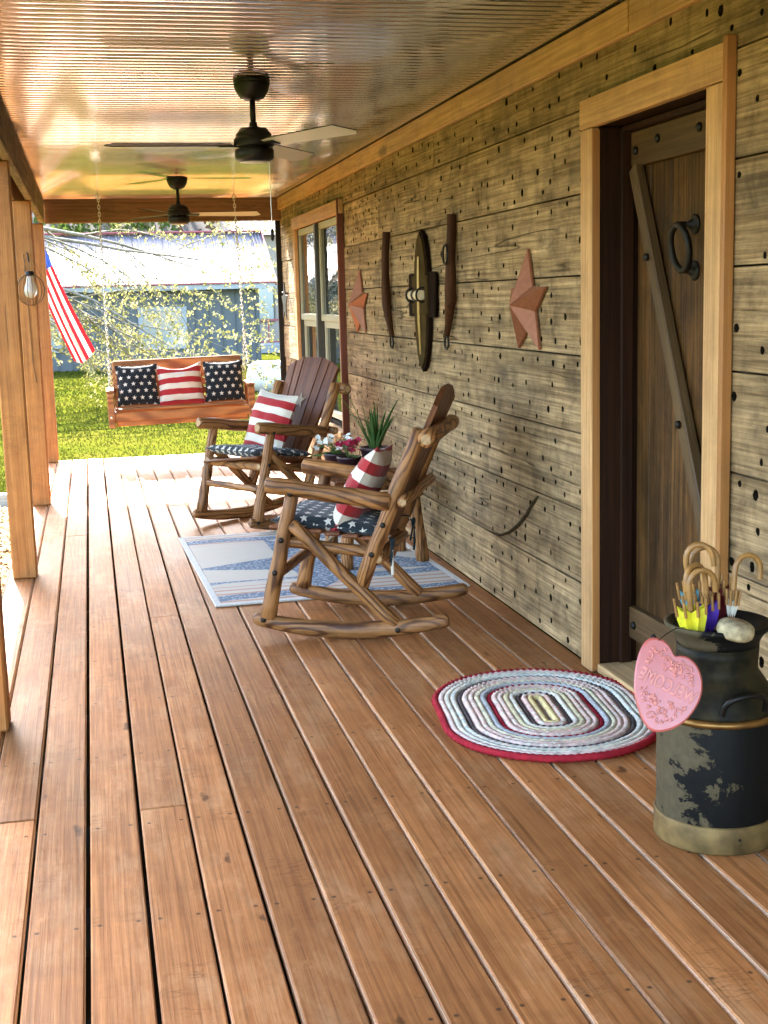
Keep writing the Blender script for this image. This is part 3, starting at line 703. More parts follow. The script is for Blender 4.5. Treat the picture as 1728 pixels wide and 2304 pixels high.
def rocker(label, loc, ang):
    """local x runs to the chair's back, y across, z up"""
    t = thing('rocking_chair', label, 'rocking chair', (*loc, 0), ang, 'log rocking chairs by the wall')
    TW = .31
    for s_ in (-1, 1):
        y = TW * s_
        m = MB(); K = 16; path = []; rad = []
        for k in range(K + 1):
            q = k / K; x = -.375 + .875 * q; zb = .30 * (x - .03) ** 2 * (1.0 if x > 0 else 1.15)
            h = .030 + .010 * math.sin(PI * q); path.append((x, 0, zb + h + .001)); rad.append(h)
        m.tube(path, rad, 10, sq=.85, roundend=.012, wob=.05, up=(0, 1, 0), endmi=0)
        ru = m.build('rocker_runner', [M['log'], M['logend']], t, (0, y, 0))
        for x, z in ((-.325, .085), (.28, .052)): bolt(ru, (x, -.026 if s_ < 0 else .026, z), s_)
        lg = log('leg', (-.312, y, .085), (-.180, y, .648), .037, .029, t)
        for k in (.22, .37, .58): bolt(lg, (k, 0.034 * s_, 0), s_)
        ar = log('armrest', (-.295, y * 1.04, .688), (.262, y * 1.02, .612), .036, .040, t, 12, rend=.007)
        bp = log('back_post', (.112, y * .96, .235), (.392, y * .96, .925), .034, .035, t)
        for k in (.16, .30): bolt(bp, (k, .034 * s_, 0), s_)
        br_ = log('brace', (-.19, y * .99, .515), (.275, y * .99, .062), .030, .031, t)
        log('seat_rail', (-.265, y * .90, .435), (.21, y * .90, .378), .026, .026, t)
    log('front_rail', (-.225, -TW, .425), (-.225, TW, .425), .028, .028, t)
    log('stretcher', (-.262, -TW, .285), (-.262, TW, .285), .024, .024, t)
    log('head_rail', (.428, -TW * 1.22, .888), (.428, TW * 1.22, .888), .036, .038, t, 12)
    log('back_rail', (.322, -TW * 1.2, .62), (.322, TW * 1.2, .62), .025, .025, t)
    log('rear_rail', (.195, -TW, .36), (.195, TW, .36), .026, .026, t)
    for k in range(6):
        x = -.255 + k * .082; z = .462 - (x + .255) * .118
        m = MB(); m.box((0, 0, 0), (TW * 2 * .98, .072, .018), bv=.005); m.build('seat_slat', M['slat'], t, (x, 0, z), (0, .118, PI / 2))
    # fanned back slats; the star's paler colour stands for brightness through a cutout
    up = Vector((.318, 0, .695)).normalized(); base = Vector((.150, 0, .40)); Lb = .765
    th = math.atan2(up.x, up.z)
    edges = [-1, -.66, -.36, .36, .66, 1]
    for k in range(5):
        e0, e1 = edges[k], edges[k + 1]; m = MB(); rows = 12; vs = []; fs = []
        top = lambda e: Lb - .075 * e * e
        g0 = .006
        for side in (0, 1):
            for j in range(rows + 1):
                q = j / rows
                for e, sgn in ((e0, 1), (e1, -1)):
                    wq = .185 + .085 * q; hgt = top(e) * q
                    vs.append((hgt, e * wq + sgn * g0, (-.011 if side else .011) + .018 * e * e))
        o_ = 2 * (rows + 1)
        for j in range(rows):
            fs += [(2 * j, 2 * j + 2, 2 * j + 3, 2 * j + 1), (o_ + 2 * j + 1, o_ + 2 * j + 3, o_ + 2 * j + 2, o_ + 2 * j), (2 * j, o_ + 2 * j, o_ + 2 * j + 2, 2 * j + 2), (2 * j + 1, 2 * j + 3, o_ + 2 * j + 3, o_ + 2 * j + 1)]
        fs += [(2 * rows, o_ + 2 * rows, o_ + 2 * rows + 1, 2 * rows + 1), (0, 1, o_ + 1, o_)]
        m.add(vs, fs)
        sl_ = m.build('back_slat', M['slat'], t)
        # local x up the slat, local y across the chair, local z to the back
        sl_.matrix_local = Matrix(((up.x, 0, math.cos(th), base.x), (0, 1, 0, 0), (up.z, 0, -math.sin(th), base.z), (0, 0, 0, 1)))
        if k == 2:
            m = MB(); m.prism(star_pts(.062, .026, 0), .003); m.build('star_cutout', M['starcut'], sl_, (.44, 0, -.0145))
    return t
M['starcut'] = plain('cutout_brightness', (.30, .20, .09), .5)
r1 = rocker('nearer log rocking chair, seen from its side on the patterned rug', (1.107, 5.816), R(-23.6))
r2_ = rocker('farther log rocking chair, with dark red fan-shaped slat back, by the window', (1.088, 8.656), R(30.3))
def cushion_mesh(w, d, t, seed):
    me = pillow_mesh(w, d, t, seed, 18, 0, .28); return me
M['cush'] = fabric('star_cushion', lambda g, p: starfield(g, p, .064, .33, (.012, .020, .024)))
def seat_cushion(chair, label, seed):
    mw = Matrix.Translation(chair.location) @ Matrix.Rotation(chair.rotation_euler.z, 4, 'Z')
    loc = Matrix.Translation((-.045, 0, .492)) @ Matrix.Rotation(.118, 4, 'Y') @ Matrix.Rotation(PI / 2, 4, 'Z')
    t = thing('seat_cushion', label, 'cushion', group='star-printed seat cushions'); t.matrix_world = mw @ loc
    obj('pad', cushion_mesh(.53, .50, .082, seed), M['cush'], t)
    for s_ in (-1, 1):
        m = MB(); x = .22 * s_; y = -.25
        m.tube([(x, y, 0), (x * 1.12, y - .03, .0), (x * 1.2, y - .055, -.04), (x * 1.16, y - .05, -.12)], [.008, .007, .006, .008], 6, sq=.5)
        m.tube([(x * 1.2, y - .05, -.02), (x * 1.32, y - .06, -.07), (x * 1.28, y - .07, -.17)], [.009, .006, .009], 6, sq=.5)
        m.tube([(x * 1.2 + .012 * math.cos(a), y - .055, -.03 + .014 * math.sin(a)) for a in [k * PI / 5 for k in range(11)]], .009, 6, cap=False)
        m.build('tie_ribbon', M['cush'], t)
    return t
seat_cushion(r1, 'navy star-printed seat cushion tied on the nearer rocker', 1)
seat_cushion(r2_, 'navy star-printed seat cushion on the farther rocker', 4)
def chair_pillow(chair, label, w, h, seed, lx, lz, lean, yaw=0, ly=0, t=.17):
    mw = Matrix.Translation(chair.location) @ Matrix.Rotation(chair.rotation_euler.z, 4, 'Z')
    # local pillow: x across, y up, z towards the front of the chair
    X = Vector((0, -1, 0)); Y = Vector((math.sin(lean), 0, math.cos(lean))); Z = X.cross(Y)
    b = Matrix(((X.x, Y.x, Z.x, lx), (X.y, Y.y, Z.y, ly), (X.z, Y.z, Z.z, lz), (0, 0, 0, 1))) @ Matrix.Rotation(yaw, 4, 'Z')
    return pillow('throw_pillow', pillow_mesh(w, h, t, seed), M['stripe'], label, 'pillow', 'red and white striped pillows', mw @ b)
chair_pillow(r1, 'red and white striped pillow leaning in the nearer rocker', .47, .46, 2, .065, .615, .50, R(6), .0, .14)
chair_pillow(r2_, 'red and white striped pillow leaning in the farther rocker', .42, .42, 5, .075, .675, .36, R(-5), .02)

# ------------------------------------------------------------------ porch swing
SY = 12.42; SXM = .80; SW = 1.26
sw = thing('porch_swing', 'hanging cedar bench swing on chains before the lawn', 'swing', (SXM, SY, .39), R(-1.2))
sw.rotation_euler = (0, R(-1.0), R(-1.0))
def sp(name, d, loc, rot=None, mats=None, bv=.006):
    m = MB(); m.box((0, 0, 0), d, bv=bv); return m.build(name, mats or M['swing'], sw, loc, rot)
sp('front_rail', (SW, .035, .085), (0, -.235, .085)); sp('lower_rail', (SW - .06, .035, .05), (0, -.20, .02)); sp('rear_rail', (SW - .02, .035, .085), (0, .20, .085))
for k in range(5): sp('seat_slat', (SW - .05, .072, .02), (0, -.20 + k * .085, .145 - (.012 if k in (2, 3) else 0)))
for s_ in (-1, 1):
    fp = sp('arm_post', (.06, .085, .315), (s_ * (SW / 2 + .012), -.225, .145))
    m = MB(); m.lathe([(.013, 0), (.013, .004), (0, .006)], 8, M=Matrix.Rotation(PI / 2, 3, 'X')); m.build('bolt_head', M['zinc'], fp, (0, -.0435, -.06))
    sp('armrest', (.07, .48, .028), (s_ * (SW / 2 + .012), -.01, .316)); sp('arm_post', (.045, .06, .30), (s_ * (SW / 2 + .010), .17, .15))
    sp('side_rail', (.04, .40, .08), (s_ * (SW / 2 - .02), -.01, .07))
lean = R(-14)
def bk(name, d, x, up): return sp(name, d, (x, .17 + .26 * up, .13 + up * .96), (lean, 0, 0))
for x in (-.585, -.21, .21, .585): bk('back_stile', (.05, .03, .46), x, .22)
for k, (u, h) in enumerate(((.055, .062), (.14, .062), (.225, .062), (.31, .062))):
    sp('back_slat', (SW - .08, .022, h), (0, .142 + .26 * u, .13 + u * .96), (lean, 0, 0))
sp('back_slat', (SW - .06, .024, .105), (0, .142 + .26 * .41, .13 + .41 * .96), (lean, 0, 0))
def chain(a, b, parent, name='chain'):
    a, b = Vector(a), Vector(b); d = b - a; L = d.length; n = int(L / .032); m = MB(); x, y = frame(d); u = d.normalized()
    for k in range(n):
        c = a + d * ((k + .5) / n); s1, s2 = (x, y) if k % 2 else (y, x)
        hl, hw = .0225, .0105
        pts = [c + u * (hl * math.cos(t) * (1.0)) + s1 * (hw * math.sin(t)) for t in [2 * PI * i / 8 for i in range(9)]]
        m.tube(pts, .0036, 4, cap=False)
    return m.build(name, M['zinc'], parent)
for s_, ex in ((-1, .15), (1, 1.372)):
    mw = Matrix.Translation(sw.location) @ sw.rotation_euler.to_matrix().to_4x4(); inv = mw.inverted()
    eye = inv @ Vector((ex, 12.36, 2.43)); ring = inv @ Vector((ex + (.006 if s_ < 0 else .04), 12.40, 1.25 if s_ > 0 else 1.02))
    af = Vector((s_ * (SW / 2 + .012), -.20, .33)); ab = Vector((s_ * (SW / 2 - .01), .19, .33))
    chain(eye, ring, sw); chain(ring, af, sw); chain(ring, ab, sw)
    m = MB(); m.tube([ring + Vector((0, .02 * math.cos(t), .02 * math.sin(t))) for t in [2 * PI * i / 12 for i in range(13)]], .004, 5, cap=False); m.build('ring', M['zinc'], sw)
    m = MB(); m.tube([eye + Vector((.016 * math.cos(t), 0, .016 * math.sin(t) + .005)) for t in [2 * PI * i / 12 for i in range(13)]], .0045, 6, cap=False); m.tube([eye + Vector((0, 0, .02)), eye + Vector((0, 0, .05))], .005, 6); m.build('eye_bolt', M['zinc'], sw)
yb = SY + .03
pillow('throw_pillow', pillow_mesh(.385, .385, .15, 11), M['stars'], 'navy star-printed pillow at the left end of the swing', 'pillow', 'pillows on the swing', basis((.405, SY + .0, .735), (1, 0, .02), (0, .26, .96)))
pillow('throw_pillow', pillow_mesh(.42, .40, .15, 12, dent=.10), M['stripe'], 'red and white striped pillow in the middle of the swing', 'pillow', 'pillows on the swing', basis((.80, SY - .01, .73), (1, -.03, .05), (0, .26, .96)))
pillow('throw_pillow', pillow_mesh(.375, .385, .15, 13), M['stars'], 'navy star-printed pillow at the right end of the swing', 'pillow', 'pillows on the swing', basis((1.21, SY + .0, .745), (1, 0, .02), (0, .26, .96)))

# ------------------------------------------------------------------ rugs
def flagrug(g, p):
    x, y, _ = g.xyz(p)
    big = star_mask(g, g.math('MULTIPLY', g.math('SUBTRACT', x, .12), 1), g.math('SUBTRACT', y, -.05), .80, .35)
    w = g.math('ADD', y, g.math('MULTIPLY', g.math('SINE', g.math('MULTIPLY', x, 4.2)), .06))
    band = g.math('LESS_THAN', g.math('FRACT', g.math('ADD', g.math('DIVIDE', w, .40), .35)), .30)
    blue = g.math('MAXIMUM', big, g.math('MULTIPLY', band, g.math('GREATER_THAN', g.math('ABSOLUTE', y), .45)))
    sp_ = g.math('LESS_THAN', g.voro(g.vmath('MULTIPLY', p, (1, 1.6, 1)), 42), .36)
    bl = g.mix(sp_, (.045, .085, .14), (.34, .38, .41))
    salmon = g.math('LESS_THAN', g.math('FRACT', g.math('DIVIDE', g.math('ADD', y, 10.03), .085)), .36)
    end = g.math('GREATER_THAN', g.math('ABSOLUTE', g.math('ADD', y, -.02)), .60)
    base = g.mix(g.math('MULTIPLY', salmon, end), (.47, .41, .31), (.38, .19, .115))
    return g.mix(blue, base, bl)
rug = thing('flag_rug', 'cream outdoor rug with blue speckled star and salmon stripes under the nearer rocker', 'rug', (1.15, 7.30, 0), R(1.5))
m = MB(); m.box((0, 0, .0065), (1.24, 1.90, .009), bv=.003); m.build('rug_field', fabric('flag_rug_weave', flagrug), rug)
mt = fabric('rug_binding', lambda g, p: g.ramp(g.noise(p, 60, 2), (.3, (.46, .43, .37)), (.7, (.58, .55, .48))))
for d, l in (((1.31, .035, .010), (0, -.968, .007)), ((1.31, .035, .010), (0, .968, .007)), ((.035, 1.90, .010), (-.638, 0, .007)), ((.035, 1.90, .010), (.638, 0, .007))):
    m = MB(); m.box((0, 0, 0), d, bv=.003); m.build('rug_binding', mt, rug, l)

orug = thing('braided_rug', 'oval braided rag rug with red rim in front of the door', 'rug', (1.497, 4.27, 0), R(-7))
cols = [('cream', (.80, .62, .28)), ('mauve', (.80, .50, .40)), ('black', (.085, .062, .055)), ('ice', (.72, .67, .53)), ('butter', (.74, .64, .38)), ('mauve2', (.80, .54, .43)), ('mauve3', (.82, .56, .45)), ('crimson', (.32, .012, .028)), ('blue', (.48, .47, .45)), ('butter2', (.74, .66, .44)), ('mauve4', (.82, .56, .45)), ('lilac', (.80, .57, .47)), ('slate', (.11, .085, .08)), ('sky', (.64, .64, .54)), ('cream2', (.76, .70, .54)), ('shell', (.80, .60, .50)), ('rim', (.34, .018, .028))]
braid_m = {}
pitch = .0215
for k, (nm, c) in enumerate(cols):
    rr = .014 + k * pitch; hx, hy = .006 + .0 * k, .135
    g = G('braid_' + nm); n = g.voro(g.tc(), 70, out='Color'); n2 = g.noise(g.tc(), 30, 3)
    cc = g.mix(1, c, g.ramp(n2, (.3, .72), (.7, 1.2)), 'MULTIPLY')
    if 'mauve' in nm or nm in ('lilac', 'sky', 'ice'): cc = g.mix(g.math('GREATER_THAN', g.xyz(n)[0], .68), cc, (.78, .67, .53))
    bm_ = g.fin(cc, .9, 0, .15, g.bump(n2, .6, .006))
    # rounded-rectangle ring
    per = 2 * PI * rr + 4 * hy + 4 * hx; nseg = max(24, int(per / .0125)); nseg += nseg % 2
    def ringpt(s_):
        s_ = s_ % per; segs = [(2 * hy), (PI / 2 * rr), (2 * hx), (PI / 2 * rr)] * 2
        cx = [(hx, -hy), (hx, hy), (hx, hy), (-hx, hy), (-hx, hy), (-hx, -hy), (-hx, -hy), (hx, -hy)]
        a0 = [0, 0, PI / 2, PI / 2, PI, PI, 1.5 * PI, 1.5 * PI]
        for i, L in enumerate(segs):
            if s_ <= L or i == 7:
                if i % 2 == 0:
                    dd = [(0, 1), (-1, 0), (0, -1), (1, 0)][i // 2]; nn_ = [(1, 0), (0, 1), (-1, 0), (0, -1)][i // 2]
                    return Vector((cx[i][0] + dd[0] * s_ + nn_[0] * rr, cx[i][1] + dd[1] * s_ + nn_[1] * rr, 0))
                a = a0[i] + s_ / rr; return Vector((cx[i][0] + rr * math.cos(a), cx[i][1] + rr * math.sin(a), 0))
            s_ -= L
    path = []; rad = []
    fl = .9 if k > 2 else 1
    for i in range(nseg + 1):
        q = ringpt(per * i / nseg); wv = .0028 * (1 if i % 2 else -1)
        nr_ = q.normalized() if q.length > 1e-4 else Vector((1, 0, 0))
        q = q + nr_ * (wv + .004 * noise.noise(q * 6 + Vector((k * .3, 0, 0)))); q.z = .0115 + (.0022 if i % 2 else 0)
        path.append(q); rad.append((.0075 if nm in ('black', 'slate', 'crimson') else .0122) + (.0016 if i % 2 else -.0008))
    path[-1] = path[0].copy()
    m = MB(); m.tube(path, rad, 6, cap=False, up=(0, 0, 1)); m.build('braid', bm_, orug)
m = MB(); m.lathe([(0, .0025), (.2, .0025), (.2, .0105), (0, .0105)], 32, M=Matrix(((1.7, 0, 0), (0, 2.35, 0), (0, 0, 1)))); m.build('backing', plain('rug_backing', (.34, .27, .26), .9), orug)

# ------------------------------------------------------------------ milk can, heart sign, parasols
g = G('can_paint'); p = g.tc(); x, y, z = g.xyz(p)
n1 = g.noise(g.vmath('MULTIPLY', p, (1, 1, 1.25)), 8.5, 10, .70, .3); n2 = g.noise(p, 40, 4, .6)
# paint has come away on the lit flank in broad torn patches
mask = g.math('ADD', n1, g.math('MULTIPLY', g.math('ADD', g.math('MULTIPLY', x, -.80), g.math('MULTIPLY', y, .60)), 1.25))
mk = g.ramp(mask, (.565, 0.0), (.585, 1.0))
bare = g.mix(n2, (.050, .040, .021), (.125, .095, .052)); paint = g.mix(n2, (.003, .0034, .004), (.009, .0085, .007))
c = g.mix(mk, paint, bare)
M['can'] = g.fin(c, g.math('MULTIPLY_ADD', mk, .2, .52), g.math('MULTIPLY', mk, .2), .12, g.bump(mk, .35, .002))
g = G('can_olive'); n1 = g.noise(g.tc(), 16, 5, .6)
M['canolive'] = g.fin(g.ramp(n1, (.4, (.008, .007, .004)), (.6, (.030, .022, .008))), .55, .0, .15, g.bump(n1, .2, .004))
M['canbrass'] = plain('can_brass_band', (.24, .13, .04), .38, .85, .5, .35, 22, .1)
M['canfoot'] = plain('can_foot_band', (.145, .092, .032), .55, .2, .25, .6, 14, .2)
can = thing('milk_can', 'old black milk can with flaking paint and brass band', 'milk can', (1.601, 3.156, 0), R(12))
m = MB(); m.lathe([(.150, .002), (.164, .002), (.165, .006), (.165, .070), (.163, .075), (.158, .076)], 48); m.build('foot_band', M['canfoot'], can)
m = MB(); m.lathe([(0, .02), (.158, .02), (.158, .074), (.159, .08), (.159, .345), (.157, .352)], 48); m.build('body', M['can'], can)
m = MB(); m.tube([(.158 * math.cos(a), .158 * math.sin(a), .357) for a in [2 * PI * k / 48 for k in range(49)]], .011, 8, cap=False); m.build('brass_band', M['canbrass'], can)
m = MB(); m.lathe([(.157, .362), (.157, .372), (.150, .400), (.135, .432), (.117, .458), (.108, .472), (.107, .49), (.109, .515), (.110, .54)], 44); m.build('shoulder', M['canolive'], can)
m = MB(); m.lathe([(.109, .54), (.111, .552), (.122, .572), (.137, .585), (.142, .592), (.140, .600), (.132, .600), (.112, .578), (.098, .560), (.0, .556)], 44); m.build('rim', M['can'], can)
for a0 in (-1.75, 1.35):
    dv = Vector((math.cos(a0), math.sin(a0), 0)); tv = Vector((-dv.y, dv.x, 0)); m = MB()
    P_ = []
    for k in range(13):
        q = PI * k / 12; s_ = math.cos(q); up_ = math.sin(q)
        P_.append(dv * (.150 + .030 * up_ - .004) + tv * (.062 * s_) + Vector((0, 0, .385 + .055 * up_ ** .6)))
    m.tube(P_, .0075, 8, sq=1.0); m.build('handle', M['black'], can)
m = MB(); m.lathe([(.004, 0), (.004, .002), (0, .003)], 8, M=Matrix.Rotation(PI / 2, 3, 'X')); m.build('rivet_hole', M['darkfill'], can, (-.045, -.160, .045), (0, 0, R(-16)))

g = G('heart_enamel'); n1 = g.noise(g.tc(), 4, 2)
M['heart'] = g.fin(g.ramp(n1, (.35, (.48, .088, .066)), (.7, (.53, .115, .088))), .30, 0, .5, Coat_Weight=.5, Coat_Roughness=.15)
hpos = Vector((1.374, 2.975, .493))
toc = (Vector((0, 0, H)) - hpos).normalized()
zn = (Vector((-.30, -.92, .30))).normalized(); xr = Vector((0, 0, 1)).cross(zn).normalized(); yu = zn.cross(xr)
rot = R(0); X_ = xr * math.cos(rot) + yu * math.sin(rot); Y_ = -xr * math.sin(rot) + yu * math.cos(rot)
heart = thing('heart_sign', 'pink-red tin heart sign embossed WELCOME hanging on the milk can', 'sign')
heart.matrix_world = Matrix(((X_.x, Y_.x, zn.x, hpos.x), (X_.y, Y_.y, zn.y, hpos.y), (X_.z, Y_.z, zn.z, hpos.z), (0, 0, 0, 1)))
HP = [(290, 50), (375, 72), (440, 135), (485, 220), (540, 222), (610, 238), (680, 300), (722, 385), (737, 480), (728, 580), (695, 670), (635, 765), (555, 850), (450, 912), (345, 940), (270, 938), (215, 905), (160, 820), (120, 700), (98, 580), (96, 480), (112, 340), (145, 210), (190, 115), (235, 68)]
def heart_pts(s, n=72):
    L = len(HP); o = []
    for k in range(n):
        t = k / n * L; i = int(t); f = t - i
        a, b, c, d = (Vector(HP[(i + j) % L]) for j in (-1, 0, 1, 2))
        q = .5 * ((2 * b) + (c - a) * f + (2 * a - 5 * b + 4 * c - d) * f * f + (3 * b - a - 3 * c + d) * f ** 3)
        o.append(((q.x - 410) * .000266 * s, -(q.y - 500) * .000266 * s))
    return o[::-1]
hpts = heart_pts(1.0); hin = heart_pts(.955)
m = MB(); n_ = len(hpts); vs = [(x, y, 0) for x, y in hpts] + [(x, y, .0025) for x, y in hin] + [(x, y, -.0015) for x, y in hpts] + [(x, y, .001) for x, y in hin]
m.add(vs, [((k + 1) % n_, k, n_ + k, n_ + (k + 1) % n_)[::-1] for k in range(n_)] + [tuple(range(2 * n_ - 1, n_ - 1, -1))], 0, False)
m.add(vs, [(2 * n_ + (k + 1) % n_, 2 * n_ + k, 3 * n_ + k, 3 * n_ + (k + 1) % n_) for k in range(n_)] + [tuple(range(3 * n_, 4 * n_))] + [(k, (k + 1) % n_, 2 * n_ + (k + 1) % n_, 2 * n_ + k) for k in range(n_)])
m.build('heart_plate', M['heart'], heart)
def text_mesh(body, size, ext, spacing=1.0):
    cu = bpy.data.curves.new('txt', 'FONT'); cu.body = body; cu.size = size; cu.extrude = ext; cu.bevel_depth = size * .035; cu.bevel_resolution = 1
    cu.align_x = 'CENTER'; cu.align_y = 'CENTER'; cu.space_character = spacing
    o = bpy.data.objects.new('txt', cu); COL.objects.link(o); bpy.context.view_layer.update()
    me = bpy.data.meshes.new_from_object(o.evaluated_get(bpy.context.evaluated_depsgraph_get())); bpy.data.objects.remove(o); return me
me = text_mesh('WELCOME', .031, .0016, 1.05)
for v in me.vertices: v.co = Vector((-v.co.x * .98, v.co.y * 1.5, v.co.z))
me.flip_normals(); me.materials.clear()
M['emboss'] = plain('highlit_pink_relief', (.66, .235, .19), .4, 0, .4, .1, 30, .05)  # relief paler than the plate: highlights are put into its colour
obj('embossed_lettering', me, M['emboss'], heart, (.0, -.002, .0028), (0, 0, R(-27)))
r4 = random.Random(5); m = MB()
hb = heart_pts(.74, 40)
for x_, y_ in hb:
    if abs(y_ + .51 * x_ + .004) < .030: continue
    for q in range(2):
        cx, cy = x_ * r4.uniform(.86, 1.1), y_ * r4.uniform(.86, 1.1); a = r4.random() * PI; l = r4.uniform(.004, .009)
        m.tube([(cx - l * math.cos(a), cy - l * math.sin(a), .0022), (cx, cy, .0062), (cx + l * math.cos(a), cy + l * math.sin(a), .0024)], [.0012, .0028, .0012], 6)
for k in range(26):
    a = r4.random() * 6.28; l = r4.uniform(.004, .008); q_ = r4.choice((r4.uniform(-.07, -.033), r4.uniform(.033, .06))); w_ = r4.uniform(-.045, .045); cx, cy = w_ * .89 + q_ * .45, -w_ * .45 + q_ * .89 - .004
    m.tube([(cx - l * math.cos(a), cy - l * math.sin(a), .0022), (cx, cy, .0068), (cx + l * math.cos(a), cy + l * math.sin(a), .0024)], [.0014, .0034, .0014], 6)
for k in range(7):
    q_ = r4.choice((-.045, -.055, .042)); w_ = r4.uniform(-.035, .035); cx, cy = w_ * .89 + q_ * .45, -w_ * .45 + q_ * .89
    m.lathe([(.0075, .0022), (.006, .0045), (.003, .0038), (0, .005)], 8, (cx, cy, 0))
o_ = m.build('embossed_flowers', M['emboss'], heart); o_['kind'] = 'stuff'
m = MB(); m.tube([(-.02, .112, .003), (.0, .128, -.01), (.03, .145, -.05), (.06, .150, -.11)], .0013, 5); m.build('hanging_wire', M['black'], heart)

def parasol(base, tip_dir, hook_dir, length, col, fab_z, label, fab_r=.038, fab_h=.10, hook_r=.036, flat=.0):
    """a folded paper parasol stuck in the can, bamboo crook up"""
    t = thing('parasol', label, 'parasol', base, group='folded paper parasols in the milk can')
    d = Vector(tip_dir).normalized(); hk = Vector(hook_dir); hk = (hk - d * hk.dot(d)).normalized()
    length *= .86; top = d * length; P_ = [d * (length * k / 6) for k in range(7)]
    for k in range(1, 11):
        a = PI * k / 10 * 1.02; P_.append(top + hk * (hook_r * (1 - math.cos(a))) + d * (hook_r * 1.15 * math.sin(a)))
    P_.append(P_[-1] - d * .02)
    m = MB(); m.tube(P_, [.0082] * 7 + [.0078] * 11, 9, wob=.08); st = m.build('crook_handle', M['bamboo'], t)
    for k in (.50, .53, .56):
        m = MB(); c_ = d * (length * k); x, y = frame(d); m.tube([c_ - d * .002, c_ + d * .002], .0090, 9); m.build('bamboo_node', M['bolt'], st)
    g = G('paper_%s' % label[:24]); nn = g.noise(g.tc(), 30, 2)
    fm = g.fin(g.mix(1, col, g.ramp(nn, (.3, .8), (.7, 1.15)), 'MULTIPLY'), .6, 0, .3)
    x, y = frame(d); m = MB(); n = 16; rows = [(0, .35), (.35, .75), (.8, 1.0), (1.0, .95)]; vs = []
    for q, w in rows:
        for j in range(n):
            a = 2 * PI * j / n; rr = fab_r * w * (1.0 if j % 2 == 0 else .62)
            vs.append(d * (fab_z + fab_h * (q - .5) + (.012 if (q == 1.0 and j % 2 == 0) else 0)) + (x * math.cos(a) + y * math.sin(a)) * rr)
    m.add(vs, [(i * n + j, i * n + (j + 1) % n, (i + 1) * n + (j + 1) % n, (i + 1) * n + j) for i in range(3) for j in range(n)]); m.build('folded_paper', fm, t)
    for j in range(0, n, 2):
        a = 2 * PI * j / n; rr = fab_r * .96; e = d * (fab_z + fab_h * .5 + .010) + (x * math.cos(a) + y * math.sin(a)) * rr
        m = MB(); m.tube([e - d * .02, e + d * .022 + (x * math.cos(a) + y * math.sin(a)) * .004], [.0042, .0036], 6); m.build('rib_tip', M['bamboo'], t)
    return t
M['bamboo'] = plain('bamboo', (.32, .155, .04), .4, 0, .5, .3, 25, .1)
cx, cy = 1.601, 3.156
parasol((cx - .085, cy - .035, .555), (-.10, .02, 1), (1, -.1, 0), .175, (.70, .62, .03), .045, 'folded yellow paper parasol with bamboo crook at the can rim', .042, .085)
parasol((cx - .045, cy + .05, .555), (-.10, .05, 1), (.9, -.3, 0), .235, (.16, .42, .50), .085, 'folded turquoise paper parasol with the tallest bamboo crook', .030, .05)
parasol((cx - .028, cy - .010, .555), (-.06, .06, 1), (-.55, -.2, 0), .19, (.085, .03, .36), .055, 'folded purple paper parasol in the middle of the can', .032, .07)
parasol((cx + .022, cy - .025, .555), (.10, .05, 1), (1, -.05, 0), .215, (.60, .56, .48), .075, 'folded white paper parasol with crook hooked towards the wall', .016, .05)
parasol((cx + .028, cy + .06, .555), (.02, .02, 1), (-.8, .3, 0), .22, (.13, .006, .008), .065, 'folded dark red paper parasol at the back of the can', .036, .10)
M['bark'] = plain('pale_rough_wood', (.42, .33, .19), .9, 0, .2, .4, 55, .8)
ls = thing('wood_slice', 'pale rough wood slice resting on the milk can rim', 'wood slice', (cx - .005, cy - .112, .602), rot=(R(12), R(6), R(10)))
m = MB(); m.lathe([(0, -.018), (.040, -.019), (.047, -.012), (.049, .0), (.046, .013), (.040, .018), (0, .018)], 22); m.build('slice_side', M['bark'], ls)
m = MB(); m.lathe([(0, .0185), (.038, .0185), (.037, .0195), (0, .0195)], 22); m.build('slice_face', M['bark'], ls)
lf = MB(); lf.add([(0, 0, 0), (.045, .012, .012), (.10, .0, .02), (.045, -.012, .008)], [(0, 3, 2, 1)]); lf.add([(0, 0, -.001), (.045, .012, .011), (.10, .0, .019), (.045, -.012, .007)], [(0, 1, 2, 3)])
tag(lf.build('dry_leaf', plain('cream_leaf', (.62, .52, .33), .7), None, (cx + .03, cy + .075, .606), (0, R(-12), R(10))), 'curled cream dry leaf lying on the can rim', 'leaf')

# ------------------------------------------------------------------ log side table with potted plants
tb = thing('side_table', 'low log side table with dark planked top between the rockers', 'table', (1.47, 7.12, 0), R(3))
for sx, sy in ((-.17, -.16), (-.17, .2), (.27, -.10), (.24, .22)): log('leg', (sx * 1.05, sy * 1.05, .0), (sx * .85, sy * .9, .475), .036, .034, tb)
for k in range(5):
    m = MB(); m.box((0, 0, 0), (.56, .098, .024), bv=.005); m.build('top_board', M['slat'], tb, (.03, -.20 + k * .103, .490))
for a, b in (((-.19, -.15, .40), (.28, -.11, .40)), ((-.19, .19, .40), (.27, .21, .40)), ((-.16, -.17, .20), (-.16, .21, .20)), ((.25, -.12, .20), (.25, .22, .20))): log('stretcher', a, b, .022, .022, tb)
M['pot'] = plain('aubergine_pot', (.028, .012, .018), .35, 0, .5, .1)
g = G('succulent_leaf'); n = g.noise(g.tc(), 12, 3)
M['succ'] = g.leaf(g.ramp(n, (.3, (.028, .075, .02)), (.7, (.085, .15, .04))), .15)
pp = thing('potted_aloe', 'spiky green plant in a dark aubergine pot on the side table', 'plant', (1.53, 7.18, .504))
m = MB(); m.lathe([(0, .001), (.062, .001), (.066, .004), (.082, .128), (.088, .130), (.088, .148), (.080, .148), (.076, .132), (0, .128)], 28); m.build('pot', M['pot'], pp)
r5 = random.Random(9); 
